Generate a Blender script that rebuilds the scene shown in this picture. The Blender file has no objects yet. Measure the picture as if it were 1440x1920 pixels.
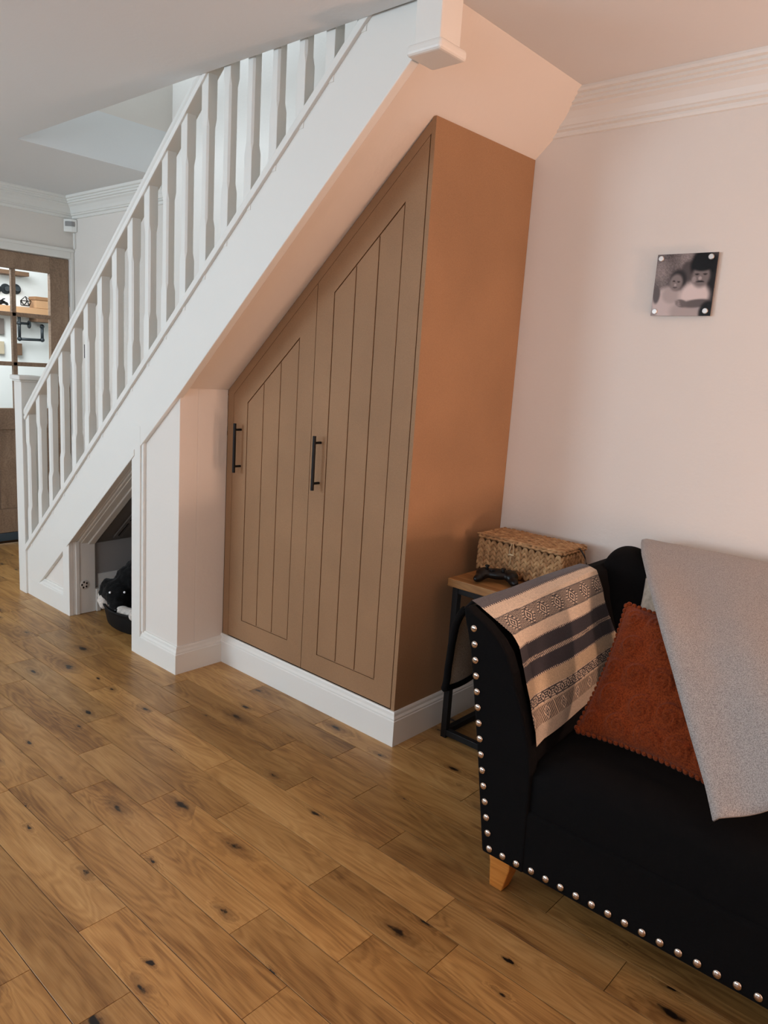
import bpy, bmesh, math, random
from math import sin, cos, pi, sqrt, atan2, exp
from mathutils import Vector, Matrix

scene = bpy.context.scene
COL = scene.collection
random.seed(7)

# ------------------------------------------------------------------ camera
RX, RY, RZ, FPX, CAMH = -0.1901, 0.0657, 0.7173, 1401.18, 1.3877
fw = Vector((-sin(RZ)*cos(RX), cos(RZ)*cos(RX), sin(RX)))
rt = Vector((cos(RZ), sin(RZ), 0.0)); up = rt.cross(fw)
rt2 = rt*cos(RY) + up*sin(RY); up2 = -rt*sin(RY) + up*cos(RY)
cd = bpy.data.cameras.new('camera'); cam = bpy.data.objects.new('camera', cd); COL.objects.link(cam)
cam.matrix_world = Matrix(((rt2.x, up2.x, -fw.x, 0), (rt2.y, up2.y, -fw.y, 0), (rt2.z, up2.z, -fw.z, CAMH), (0, 0, 0, 1)))
cd.sensor_fit = 'HORIZONTAL'; cd.sensor_width = 36.0; cd.lens = FPX/1440*36.0
cd.clip_start = 0.02
scene.camera = cam

# ------------------------------------------------------------------ view, world, lights
vs = scene.view_settings
vs.view_transform = 'Standard'; vs.look = 'None'; vs.gamma = 1.0; vs.use_curve_mapping = False
vs.exposure = 0.0
w = bpy.data.worlds.new('world'); scene.world = w; w.use_nodes = True
w.node_tree.nodes['Background'].inputs[0].default_value = (0.62, 0.75, 1.0, 1)
w.node_tree.nodes['Background'].inputs[1].default_value = 0.6

def area_light(name, loc, direction, sx, sy, power, color):
    l = bpy.data.lights.new(name, 'AREA'); l.shape = 'RECTANGLE'; l.size = sx; l.size_y = sy
    l.energy = power; l.color = color
    o = bpy.data.objects.new(name, l); COL.objects.link(o); o.location = loc
    o.rotation_euler = Vector(direction).to_track_quat('-Z', 'Y').to_euler()
    return o
def lamp_light(name, loc, r, power, color):
    l = bpy.data.lights.new(name, 'POINT'); l.energy = power; l.color = color; l.shadow_soft_size = r
    o = bpy.data.objects.new(name, l); COL.objects.link(o); o.location = loc
    return o
# daylight through the window of the wall behind the camera, towards the hall side
area_light('window_daylight', (-4.2, -2.52, 1.45), (0.05, 1, 0.40), 1.5, 1.3, 87, (0.73, 0.88, 1.0))
area_light('bay_window_daylight', (-0.9, -2.52, 1.45), (-0.1, 1, 0.60), 2.4, 1.3, 42, (0.78, 0.90, 1.0))
# warm lamp past the far end of the sofa
lamp_light('warm_lamp', (1.60, 2.15, 0.86), 0.10, 130, (1.0, 0.60, 0.43))
# daylight falling down the stairwell from the landing window
area_light('stairwell_daylight', (-4.0, 1.7, 3.9), (1, 0.55, -0.55), 1.2, 1.1, 45, (0.72, 0.87, 1.0))
# the bright hall behind the glazed door
area_light('hall_daylight', (-6.2, 2.2, 2.3), (-0.35, 0.35, -1), 1.0, 1.6, 58, (0.90, 0.97, 1.0))

# ------------------------------------------------------------------ dimensions (metres)
YW = 2.6326          # wall with the small photo
XL = -5.37           # end wall with the glazed door
ZC = 2.40            # ceiling
XR, YF = 2.4, -2.6   # room behind the camera
YD = 2.0183          # cupboard door faces
XS = -1.646          # cupboard end panel face
XCOL = -2.709        # right face of the boxed pier
YSTR = 1.757         # stair string face
YPAN = 1.776         # recessed spandrel panel face
def z_cap(x): return 1.36 + 0.873*(x + 2.95)
def z_strb(x): return 1.254 + 0.892*(x + 2.662)
def z_strl(x): return 1.233 + 0.844*(x + 2.684)      # lower part of the string, over the nook
def z_sof(x): return 1.2505 + 0.898*(x + 2.709)
XOP, YOP = -4.132, 1.742   # stairwell opening corner

# ------------------------------------------------------------------ helpers
def srgb(h):
    h = h.lstrip('#'); c = [int(h[i:i+2], 16)/255 for i in (0, 2, 4)]
    return tuple(v/12.92 if v <= 0.04045 else ((v+0.055)/1.055)**2.4 for v in c) + (1.0,)
def lin(r, g, b): return srgb('%02x%02x%02x' % (int(r), int(g), int(b)))

def new_mat(name):
    m = bpy.data.materials.new(name); m.use_nodes = True
    nt = m.node_tree; b = nt.nodes['Principled BSDF']
    return m, nt, b
def N(nt, t, **kw):
    n = nt.nodes.new(t)
    for k, v in kw.items():
        if k.startswith('i_'):
            n.inputs[int(k[2:])].default_value = v
        else:
            setattr(n, k, v)
    return n
def L(nt, a, b): nt.links.new(a, b)
def math_node(nt, op, a, b=None):
    n = nt.nodes.new('ShaderNodeMath'); n.operation = op
    for i, v in enumerate((a, b)):
        if v is None: continue
        if isinstance(v, (int, float)): n.inputs[i].default_value = v
        else: nt.links.new(v, n.inputs[i])
    return n.outputs[0]
def ramp(nt, fac, stops):
    r = nt.nodes.new('ShaderNodeValToRGB'); e = r.color_ramp.elements
    while len(e) < len(stops): e.new(0.5)
    for el, (p, c) in zip(e, stops): el.position = p; el.color = c if len(c) == 4 else (*c, 1)
    nt.links.new(fac, r.inputs[0]); return r.outputs[0]
def mixc(nt, fac, a, b, mode='MIX'):
    n = nt.nodes.new('ShaderNodeMix'); n.data_type = 'RGBA'; n.blend_type = mode
    for i, v in ((0, fac), (6, a), (7, b)):
        if isinstance(v, (int, float)): n.inputs[i].default_value = v
        elif isinstance(v, tuple): n.inputs[i].default_value = v
        else: nt.links.new(v, n.inputs[i])
    return n.outputs[2]

def paint(name, col, rough=0.55, var=0.03, bump=0.02, scale=90, spec=0.3):
    """plain painted or coated surface with faint mottling and fine relief"""
    m, nt, b = new_mat(name)
    g = N(nt, 'ShaderNodeNewGeometry')
    n1 = N(nt, 'ShaderNodeTexNoise'); n1.inputs['Scale'].default_value = 2.3; n1.inputs['Detail'].default_value = 4
    L(nt, g.outputs['Position'], n1.inputs['Vector'])
    c2 = tuple(max(0, c*(1-var*2)) for c in col[:3]) + (1,)
    L(nt, mixc(nt, n1.outputs['Fac'], col, c2), b.inputs['Base Color'])
    n2 = N(nt, 'ShaderNodeTexNoise'); n2.inputs['Scale'].default_value = scale; n2.inputs['Detail'].default_value = 3
    L(nt, g.outputs['Position'], n2.inputs['Vector'])
    bp = N(nt, 'ShaderNodeBump'); bp.inputs['Strength'].default_value = bump; bp.inputs['Distance'].default_value = 0.02
    L(nt, n2.outputs['Fac'], bp.inputs['Height']); L(nt, bp.outputs[0], b.inputs['Normal'])
    b.inputs['Roughness'].default_value = rough
    b.inputs['Specular IOR Level'].default_value = spec
    return m
def solid(name, col, rough=0.5, metal=0.0, spec=0.5):
    return_m, nt, b = new_mat(name)
    b.inputs['Base Color'].default_value = col; b.inputs['Roughness'].default_value = rough
    b.inputs['Metallic'].default_value = metal; b.inputs['Specular IOR Level'].default_value = spec
    return return_m

def box(bm, x0, x1, y0, y1, z0, z1):
    v = [bm.verts.new(p) for p in ((x0,y0,z0),(x1,y0,z0),(x1,y1,z0),(x0,y1,z0),(x0,y0,z1),(x1,y0,z1),(x1,y1,z1),(x0,y1,z1))]
    for f in ((3,2,1,0),(4,5,6,7),(0,1,5,4),(1,2,6,5),(2,3,7,6),(3,0,4,7)): bm.faces.new([v[i] for i in f])
def prism(bm, pts, a, b, axis='y'):
    """extrude a 2-D polygon: axis y -> pts are (x,z); axis x -> (y,z); axis z -> (x,y)"""
    def P(p, t):
        return {'y': (p[0], t, p[1]), 'x': (t, p[0], p[1]), 'z': (p[0], p[1], t)}[axis]
    A = [bm.verts.new(P(p, a)) for p in pts]; B = [bm.verts.new(P(p, b)) for p in pts]
    n = len(pts)
    bm.faces.new(A); bm.faces.new(B[::-1])
    for i in range(n): bm.faces.new((A[i], B[i], B[(i+1) % n], A[(i+1) % n]))
def tube(bm, pts, r, seg=8, caps=True):
    pts = [Vector(p) for p in pts]; rings = []
    for i, p in enumerate(pts):
        d = (pts[min(i+1, len(pts)-1)] - pts[max(i-1, 0)]).normalized()
        a = d.orthogonal().normalized() if abs(d.z) > 0.95 else Vector((0, 0, 1)).cross(d).normalized()
        b = d.cross(a); rr = r[i] if isinstance(r, (list, tuple)) else r
        rings.append([bm.verts.new(p + (a*cos(2*pi*k/seg) + b*sin(2*pi*k/seg))*rr) for k in range(seg)])
    for A, B in zip(rings, rings[1:]):
        for k in range(seg): bm.faces.new((A[k], A[(k+1) % seg], B[(k+1) % seg], B[k]))
    if caps: bm.faces.new(rings[0][::-1]); bm.faces.new(rings[-1])
def ellipsoid(bm, c, r, u=16, v=10, rot=None):
    c = Vector(c); R3 = rot or Matrix.Identity(3)
    def P(x, y, z): return bm.verts.new(c + R3 @ Vector((x*r[0], y*r[1], z*r[2])))
    rings = [[P(sin(pi*j/v)*cos(2*pi*k/u), sin(pi*j/v)*sin(2*pi*k/u), cos(pi*j/v)) for k in range(u)] for j in range(1, v)]
    top, bot = P(0, 0, 1), P(0, 0, -1)
    for k in range(u):
        k2 = (k+1) % u
        bm.faces.new((top, rings[0][k], rings[0][k2])); bm.faces.new((bot, rings[-1][k2], rings[-1][k]))
        for A, B in zip(rings, rings[1:]): bm.faces.new((A[k], B[k], B[k2], A[k2]))
def sweep(bm, path, prof, side=1, closed_ends=True):
    """sweep a (offset, z) profile along a polyline in plan with mitred corners; offset to the left (side=1) or right"""
    path = [Vector((p[0], p[1])) for p in path]; rings = []
    for i, p in enumerate(path):
        dirs = []
        if i > 0: dirs.append((path[i]-path[i-1]).normalized())
        if i < len(path)-1: dirs.append((path[i+1]-path[i]).normalized())
        ns = [Vector((-d.y, d.x))*side for d in dirs]
        if len(ns) == 2:
            n = (ns[0]+ns[1]).normalized(); n = n/max(0.2, n.dot(ns[0]))
        else: n = ns[0]
        rings.append([bm.verts.new((p.x+n.x*o, p.y+n.y*o, z)) for o, z in prof])
    m = len(prof)
    for A, B in zip(rings, rings[1:]):
        for k in range(m-1): bm.faces.new((A[k], A[k+1], B[k+1], B[k]))
    if closed_ends:
        bm.faces.new(rings[0]); bm.faces.new(rings[-1][::-1])

def world_loc(o):
    v = Vector((0, 0, 0))
    while o: v += o.location; o = o.parent
    return v
def finish(name, bm, mat, parent=None, bevel=0.0, smooth=False, seg=2, origin=None):
    """link a bmesh given in world space as one object whose origin sits at the middle of its base"""
    bmesh.ops.recalc_face_normals(bm, faces=bm.faces[:])
    if origin is None:
        xs = [v.co for v in bm.verts]
        lo = Vector([min(c[i] for c in xs) for i in range(3)]); hi = Vector([max(c[i] for c in xs) for i in range(3)])
        origin = Vector(((lo.x+hi.x)/2, (lo.y+hi.y)/2, lo.z))
    bmesh.ops.translate(bm, verts=bm.verts[:], vec=-Vector(origin))
    me = bpy.data.meshes.new(name); bm.to_mesh(me); bm.free()
    if smooth:
        for p in me.polygons: p.use_smooth = True
    me.materials.append(mat)
    return link_mesh(name, me, origin, parent, bevel, seg)
def link_mesh(name, me, origin, parent=None, bevel=0.0, seg=2):
    o = bpy.data.objects.new(name, me); COL.objects.link(o)
    o.location = Vector(origin) - (world_loc(parent) if parent else Vector((0, 0, 0)))
    if parent: o.parent = parent
    if bevel:
        b = o.modifiers.new('bevel', 'BEVEL'); b.width = bevel; b.segments = seg; b.limit_method = 'ANGLE'; b.angle_limit = math.radians(40)
    return o
def thing(name, label, cat, loc, group=None):
    o = bpy.data.objects.new(name, None); COL.objects.link(o); o.location = loc; o.empty_display_size = 0.1
    o['label'] = label; o['category'] = cat
    if group: o['group'] = group
    return o
def tag(o, label, cat, group=None):
    o['label'] = label; o['category'] = cat
    if group: o['group'] = group
    return o
def struct(o, label=None):
    o['kind'] = 'structure'
    if label: o['label'] = label
    return o
def bake(o):
    """replace an object's mesh by its evaluated (modified) mesh"""
    dg = bpy.context.evaluated_depsgraph_get(); dg.update()
    me = bpy.data.meshes.new_from_object(o.evaluated_get(dg)); o.modifiers.clear(); o.data = me
def remesh_blob(o, voxel, smooth_it=6):
    r = o.modifiers.new('remesh', 'REMESH'); r.mode = 'VOXEL'; r.voxel_size = voxel; r.use_smooth_shade = True
    s = o.modifiers.new('smooth', 'SMOOTH'); s.iterations = smooth_it; s.factor = 0.5
    bake(o)

# ------------------------------------------------------------------ materials
M_WALL = paint('wall_paint', lin(233, 226, 218), 0.75, 0.02, 0.05, 60, 0.2)
M_CEIL = paint('ceiling_paint', lin(232, 232, 231), 0.85, 0.015, 0.03, 60, 0.15)
M_GLOSS = paint('white_satin_woodwork', lin(236, 234, 228), 0.38, 0.02, 0.02, 40, 0.4)
M_PLAS = paint('white_plaster_soffit', lin(233, 226, 218), 0.8, 0.02, 0.04, 50, 0.2)
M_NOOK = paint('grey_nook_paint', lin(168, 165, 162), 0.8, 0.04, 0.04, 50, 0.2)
M_BLACKMETAL = solid('black_powder_coat', lin(14, 13, 14), 0.55, 0.0, 0.3)
M_CHROME = solid('polished_nickel', lin(215, 205, 196), 0.16, 1.0)
M_DARK = solid('shadow_gap', lin(30, 24, 20), 0.9, 0, 0.1)

def mdf(name, col):
    m, nt, b = new_mat(name)
    g = N(nt, 'ShaderNodeNewGeometry')
    n1 = N(nt, 'ShaderNodeTexNoise'); n1.inputs['Scale'].default_value = 420; n1.inputs['Detail'].default_value = 3
    n2 = N(nt, 'ShaderNodeTexNoise'); n2.inputs['Scale'].default_value = 3.0; n2.inputs['Detail'].default_value = 5
    for n in (n1, n2): L(nt, g.outputs['Position'], n.inputs['Vector'])
    d = tuple(c*0.80 for c in col[:3]) + (1,); l = tuple(min(1, c*1.14) for c in col[:3]) + (1,)
    c1 = ramp(nt, n1.outputs['Fac'], [(0.3, d), (0.5, col), (0.75, l)])
    c2 = mixc(nt, 0.35, c1, ramp(nt, n2.outputs['Fac'], [(0.35, d), (0.65, l)]))
    L(nt, c2, b.inputs['Base Color'])
    bp = N(nt, 'ShaderNodeBump'); bp.inputs['Strength'].default_value = 0.05; L(nt, n1.outputs['Fac'], bp.inputs['Height']); L(nt, bp.outputs[0], b.inputs['Normal'])
    b.inputs['Roughness'].default_value = 0.62; b.inputs['Specular IOR Level'].default_value = 0.25
    return m
M_MDF = mdf('raw_mdf', lin(158, 122, 90))

def wood(name, base, dark, light, knots=True, stretch=(1.0, 8.0, 8.0), ring=26.0, rough=0.34, tint_obj=True):
    """timber in object space, x along the grain; each board is shifted and tinted by its object's random number"""
    m, nt, b = new_mat(name)
    tc = N(nt, 'ShaderNodeTexCoord'); oi = N(nt, 'ShaderNodeObjectInfo')
    off = N(nt, 'ShaderNodeCombineXYZ')
    L(nt, math_node(nt, 'MULTIPLY', oi.outputs['Random'], 37.0), off.inputs[0])
    L(nt, math_node(nt, 'MULTIPLY', oi.outputs['Random'], 91.0), off.inputs[1])
    L(nt, math_node(nt, 'MULTIPLY', oi.outputs['Random'], 53.0), off.inputs[2])
    va = N(nt, 'ShaderNodeVectorMath', operation='ADD'); L(nt, tc.outputs['Object'], va.inputs[0]); L(nt, off.outputs[0], va.inputs[1])
    P = va.outputs[0]
    def scaled(s):
        v = N(nt, 'ShaderNodeVectorMath', operation='MULTIPLY'); L(nt, P, v.inputs[0]); v.inputs[1].default_value = s; return v.outputs[0]
    def noise(vec, sc, det=3, rough_=0.5, dist=0.0):
        n = N(nt, 'ShaderNodeTexNoise'); n.inputs['Scale'].default_value = sc; n.inputs['Detail'].default_value = det
        n.inputs['Roughness'].default_value = rough_; n.inputs['Distortion'].default_value = dist
        L(nt, vec, n.inputs['Vector']); return n.outputs['Fac']
    field = noise(scaled((stretch[0]*1.2, stretch[1]*0.9, stretch[2])), 1.6, 2, 0.45, 0.4)
    if knots:
        vo = N(nt, 'ShaderNodeTexVoronoi'); vo.voronoi_dimensions = '2D'; vo.inputs['Scale'].default_value = 1.0; vo.inputs['Randomness'].default_value = 1.0
        kv = scaled((3.4, 9.0, 0.0)); L(nt, kv, vo.inputs['Vector'])
        wob = noise(scaled((30, 60, 1)), 1.0, 3)
        kd = math_node(nt, 'ADD', vo.outputs['Distance'], math_node(nt, 'MULTIPLY', math_node(nt, 'SUBTRACT', wob, 0.5), 0.24))
        sep = N(nt, 'ShaderNodeSeparateColor'); L(nt, vo.outputs['Color'], sep.inputs[0])
        on = math_node(nt, 'GREATER_THAN', sep.outputs[0], 0.60)
        size = math_node(nt, 'ADD', math_node(nt, 'MULTIPLY', math_node(nt, 'POWER', sep.outputs[1], 2.5), 0.15), 0.030)
        rel = math_node(nt, 'DIVIDE', kd, size)
        halo = math_node(nt, 'MULTIPLY', math_node(nt, 'SUBTRACT', 1.0, math_node(nt, 'MINIMUM', math_node(nt, 'DIVIDE', rel, 3.6), 1.0)), on)
        core = math_node(nt, 'MULTIPLY', math_node(nt, 'SUBTRACT', 1.0, math_node(nt, 'MINIMUM', rel, 1.0)), on)
        field = math_node(nt, 'ADD', field, math_node(nt, 'MULTIPLY', halo, 0.22))
    rings = math_node(nt, 'SINE', math_node(nt, 'MULTIPLY', field, ring*3.0))
    rings = math_node(nt, 'ADD', math_node(nt, 'MULTIPLY', rings, 0.5), 0.5)
    fib = noise(scaled((9, 320, 60)), 1.0, 3, 0.6)
    broad = noise(scaled((1.4, 9, 2)), 1.0, 4, 0.6, 0.6)
    tone = math_node(nt, 'ADD', math_node(nt, 'MULTIPLY', rings, 0.09), math_node(nt, 'ADD', math_node(nt, 'MULTIPLY', fib, 0.30), math_node(nt, 'MULTIPLY', broad, 0.65)))
    col = ramp(nt, tone, [(0.34, light), (0.52, base), (0.70, dark)])
    if knots:
        sm = N(nt, 'ShaderNodeMapRange'); sm.interpolation_type = 'SMOOTHSTEP'; L(nt, halo, sm.inputs[0])
        sm.inputs[1].default_value = 0.15; sm.inputs[2].default_value = 1.0; sm.inputs[3].default_value = 0.0; sm.inputs[4].default_value = 0.62
        col = mixc(nt, sm.outputs[0], col, lin(84, 52, 26))
        sm2 = N(nt, 'ShaderNodeMapRange'); sm2.interpolation_type = 'SMOOTHSTEP'; L(nt, core, sm2.inputs[0])
        sm2.inputs[1].default_value = 0.15; sm2.inputs[2].default_value = 0.7
        col = mixc(nt, sm2.outputs[0], col, lin(24, 16, 11))
        # thin dark checks and mineral streaks along the grain
        st = noise(scaled((3.2, 46, 9)), 1.0, 2, 0.5, 0.8)
        sm3 = N(nt, 'ShaderNodeMapRange'); sm3.interpolation_type = 'SMOOTHSTEP'; L(nt, st, sm3.inputs[0])
        sm3.inputs[1].default_value = 0.685; sm3.inputs[2].default_value = 0.78; sm3.inputs[4].default_value = 0.55
        col = mixc(nt, sm3.outputs[0], col, lin(92, 56, 28))
    if tint_obj: col = mixc(nt, 1.0, col, oi.outputs['Color'], 'MULTIPLY')
    L(nt, col, b.inputs['Base Color'])
    bp = N(nt, 'ShaderNodeBump'); bp.inputs['Strength'].default_value = 0.06; bp.inputs['Distance'].default_value = 0.004
    L(nt, tone, bp.inputs['Height']); L(nt, bp.outputs[0], b.inputs['Normal'])
    rr = ramp(nt, broad, [(0.3, (rough*0.85,)*3), (0.7, (rough*1.25,)*3)])
    L(nt, rr, b.inputs['Roughness']); b.inputs['Specular IOR Level'].default_value = 0.45
    return m
M_OAK = wood('rustic_oak_floor', lin(170, 127, 73), lin(118, 80, 41), lin(196, 154, 97))
M_DOOROAK = wood('oak_door', lin(146, 120, 98), lin(116, 94, 76), lin(166, 140, 116), knots=False, stretch=(1, 9, 9), rough=0.5, tint_obj=False)
M_PINE = wood('honey_table_wood', lin(146, 102, 56), lin(108, 72, 36), lin(166, 122, 72), knots=False, rough=0.5, tint_obj=False)
M_LEG = wood('varnished_beech', lin(190, 120, 52), lin(150, 86, 30), lin(206, 140, 70), knots=False, rough=0.35, tint_obj=False)

def fabric(name, col, scale=300, rough=0.95, sheen=0.2, var=0.25, bump=0.25, col2=None):
    m, nt, b = new_mat(name)
    g = N(nt, 'ShaderNodeNewGeometry')
    n1 = N(nt, 'ShaderNodeTexNoise'); n1.inputs['Scale'].default_value = scale; n1.inputs['Detail'].default_value = 4
    L(nt, g.outputs['Position'], n1.inputs['Vector'])
    d = col2 or tuple(c*(1-var) for c in col[:3]) + (1,)
    L(nt, ramp(nt, n1.outputs['Fac'], [(0.35, d), (0.62, col)]), b.inputs['Base Color'])
    bp = N(nt, 'ShaderNodeBump'); bp.inputs['Strength'].default_value = bump; bp.inputs['Distance'].default_value = 0.002
    L(nt, n1.outputs['Fac'], bp.inputs['Height']); L(nt, bp.outputs[0], b.inputs['Normal'])
    b.inputs['Roughness'].default_value = rough; b.inputs['Specular IOR Level'].default_value = 0.15
    b.inputs['Sheen Weight'].default_value = sheen; b.inputs['Sheen Roughness'].default_value = 0.5
    return m
M_VELVET = fabric('black_velvet', lin(10, 9, 10), 200, 0.95, 0.0, 0.3, 0.15)
M_HEATHER = fabric('heather_grey_knit', lin(182, 176, 172), 420, 0.95, 0.1, 0.4, 0.4, lin(138, 132, 129))
M_RUST = fabric('rust_plush', lin(136, 60, 24), 260, 0.95, 0.08, 0.3, 0.5, lin(98, 38, 14))
M_CREAM = fabric('cream_crushed_fabric', lin(190, 180, 165), 60, 0.9, 0.2, 0.3, 0.5)
M_KNIT = fabric('pale_knit_backing', lin(205, 198, 184), 500, 0.95, 0.1, 0.3, 0.6, lin(140, 132, 118))
M_FLEECE = fabric('white_fleece', lin(215, 205, 195), 90, 0.98, 0.3, 0.3, 0.8)
M_FUR = fabric('black_fur', lin(16, 15, 15), 160, 0.9, 0.1, 0.5, 0.8)

def attr_mat(name, rough, bump=0.0, sheen=0.0):
    m, nt, b = new_mat(name)
    a = N(nt, 'ShaderNodeVertexColor', layer_name='print'); L(nt, a.outputs[0], b.inputs['Base Color'])
    b.inputs['Roughness'].default_value = rough; b.inputs['Specular IOR Level'].default_value = 0.2
    b.inputs['Sheen Weight'].default_value = sheen
    if bump:
        g = N(nt, 'ShaderNodeNewGeometry'); n1 = N(nt, 'ShaderNodeTexNoise'); n1.inputs['Scale'].default_value = 500
        L(nt, g.outputs['Position'], n1.inputs['Vector'])
        bp = N(nt, 'ShaderNodeBump'); bp.inputs['Strength'].default_value = bump; bp.inputs['Distance'].default_value = 0.002
        L(nt, n1.outputs['Fac'], bp.inputs['Height']); L(nt, bp.outputs[0], b.inputs['Normal'])
    return m
def glass_mat():
    m, nt, b = new_mat('clear_glass')
    b.inputs['Base Color'].default_value = (1, 1, 1, 1); b.inputs['Roughness'].default_value = 0.0
    b.inputs['Transmission Weight'].default_value = 1.0; b.inputs['IOR'].default_value = 1.03
    return m
M_GLASS = glass_mat()

# ================================================================== SETTING
# ------------------------------------------------------------------ floor with its planks
bm = bmesh.new(); box(bm, -8.2, XR, YF, 4.6, -0.12, -0.010)
floor = struct(finish('floor', bm, solid('floor_bed', lin(34, 21, 12), 0.9, 0, 0.0), origin=(0, 0, 0)), 'oak plank floor with dark seams and knots')
ROW0, RW = 1.003, 0.1283
JOINTS = {-3: [-1.30], -2: [-1.544, -2.26], -1: [-2.268, -1.899, -1.072], 0: [-2.838, -2.115, -1.703, -1.288],
          1: [-3.045, -2.325, -1.915, -1.041], 2: [-3.244, -2.52, -1.698, -1.282], 3: [-3.495, -2.768, -1.95, -0.976],
          4: [-3.11, -2.393, -1.675, -1.261, -0.549], 5: [-3.345, -2.618, -1.905, -1.492, -0.775],
          6: [-2.87, -2.136, -1.72, -1.02], 7: [-3.08, -2.356, -1.949, -1.24]}
# tone of single planks seen in the photograph, by row and index of the joint on its left (-1: up to the first joint)
TONE = {(3, -2.768): 1.14, (3, -1.95): 1.08, (2, -2.52): 0.93, (2, -3.244): 0.84, (1, -3.045): 1.0, (1, -2.325): 0.92, (1, -1.915): 1.12,
        (0, -2.115): 1.02, (0, -1.703): 1.08, (-1, -1.899): 1.0, (-1, -2.268): 0.95, (-2, -1.544): 1.15, (-2, -2.26): 1.06, (-1, -1.072): 1.0, (0, -1.288): 0.92,
        (4, -2.393): 0.72, (4, -3.11): 0.80, (4, -1.675): 1.05, (4, -1.261): 0.80, (5, -2.618): 0.80, (5, -1.905): 0.92, (1, -1.041): 0.95,
        (5, -3.345): 1.02, (6, -2.136): 0.86, (7, -2.356): 0.86, (3, -0.976): 0.9, (2, -1.282): 0.8, (2, -1.698): 1.0, (4, -0.549): 0.9, (5, -1.492): 0.85}
rf = random.Random(11)
for row in range(-7, 13):
    y0 = ROW0 + row*RW + 0.0009; y1 = y0 + RW - 0.0018
    if row == 12: y1 = YW - 0.004
    js = sorted(JOINTS.get(row, []))
    if not js: js = [-2.0 - rf.random()*0.7]
    known = list(js)
    while js[0] > XL + 0.5: js.insert(0, js[0] - rf.choice((0.41, 0.72, 0.83, 0.72)))
    lim = 0.5 if row > 3 else 1.0
    while js[-1] < lim: js.append(js[-1] + rf.choice((0.41, 0.72, 0.83, 0.72)))
    js[0] = max(js[0], XL + 0.004)
    js = [XL + 0.003] + [j for j in js if XL + 0.15 < j < lim]
    js.append(max(lim, js[-1] + 0.3))
    for a, b in zip(js, js[1:]):
        a2, b2 = a + 0.0008, b - 0.0008
        lx, ly = (b2-a2)/2, (y1-y0)/2; e = 0.0004
        vs_ = [(-lx, -ly, -0.010), (lx, -ly, -0.010), (lx, ly, -0.010), (-lx, ly, -0.010),
               (-lx, -ly, -e), (lx, -ly, -e), (lx, ly, -e), (-lx, ly, -e),
               (-lx+e, -ly+e, 0), (lx-e, -ly+e, 0), (lx-e, ly-e, 0), (-lx+e, ly-e, 0)]
        fs = [(0, 1, 5, 4), (1, 2, 6, 5), (2, 3, 7, 6), (3, 0, 4, 7), (4, 5, 9, 8), (5, 6, 10, 9), (6, 7, 11, 10), (7, 4, 8, 11), (8, 9, 10, 11)]
        me = bpy.data.meshes.new('plank'); me.from_pydata(vs_, [], fs); me.materials.append(M_OAK)
        o = link_mesh('plank', me, ((a2+b2)/2, (y0+y1)/2, 0.0), floor)
        t = TONE.get((row, round(a, 3)), None)
        if t is None: t = rf.uniform(0.78, 1.12)
        h = rf.uniform(-0.05, 0.03)
        o.color = (t, t*(1+h*0.6), t*(1+h*1.6), 1)

# ------------------------------------------------------------------ ceiling with the stairwell opening
bm = bmesh.new()
box(bm, XL-0.12, XR, YF, YOP, ZC, ZC+0.25)
box(bm, XL-0.12, XOP, YOP, YW+0.1, ZC, ZC+0.25)
box(bm, -1.43, XR, YOP, YW+0.1, ZC, ZC+0.25)
struct(finish('ceiling', bm, M_CEIL), 'white ceiling cut open over the stairs')
# stairwell shaft above the opening
bm = bmesh.new()
box(bm, XOP-0.1, XOP, 0.6, YW+0.1, ZC+0.25, 5.2)
struct(finish('wall_stairwell_end', bm, M_WALL))
bm = bmesh.new()
box(bm, XOP-0.1, 0.6, 0.6, YW+0.1, 5.2, 5.3)
struct(finish('ceiling_stairwell', bm, M_CEIL))
bm = bmesh.new(); box(bm, XOP-0.1, 0.6, 0.5, 0.6, ZC+0.25, 5.2); struct(finish('wall_landing_front', bm, M_WALL))
bm = bmesh.new(); box(bm, 0.6, 0.7, 0.5, YW+0.1, ZC+0.25, 5.3); struct(finish('wall_landing_right', bm, M_WALL))

# ------------------------------------------------------------------ walls
bm = bmesh.new(); box(bm, XL, XR, YW, YW+0.12, -0.01, 5.2)
struct(finish('wall_back', bm, M_WALL), 'pale wall behind the sofa and stairs')
DY0, DY1, DZ = 1.842, 2.607, 1.996
bm = bmesh.new()
box(bm, XL-0.12, XL, YF, DY0, -0.01, ZC); box(bm, XL-0.12, XL, DY0, DY1, DZ, ZC); box(bm, XL-0.12, XL, DY1, 2.75, -0.01, ZC)
struct(finish('wall_left', bm, M_WALL), 'end wall holding the glazed oak door')
bm = bmesh.new(); box(bm, XR, XR+0.12, YF, YW+0.12, -0.01, ZC); struct(finish('wall_right', bm, M_WALL))
WZ0, WZ1 = 0.75, 2.15
WINS = ((-5.0, -3.4), (-2.15, 0.35))
bm = bmesh.new()
for a, b in ((XL-0.12, WINS[0][0]), (WINS[0][1], WINS[1][0]), (WINS[1][1], XR+0.12)): box(bm, a, b, YF-0.12, YF, -0.01, ZC)
for a, b in WINS: box(bm, a, b, YF-0.12, YF, -0.01, WZ0); box(bm, a, b, YF-0.12, YF, WZ1, ZC)
struct(finish('wall_front', bm, M_WALL))
for k, (a, b) in enumerate(WINS):
    bm = bmesh.new()
    for x in (a, (a+b)/2-0.03, b-0.06): box(bm, x, x+0.06, YF-0.09, YF-0.03, WZ0, WZ1)
    for z in (WZ0, WZ1-0.06): box(bm, a, b, YF-0.088, YF-0.032, z, z+0.06)
    struct(finish('window_%d' % (k+1), bm, M_GLOSS))
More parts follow.
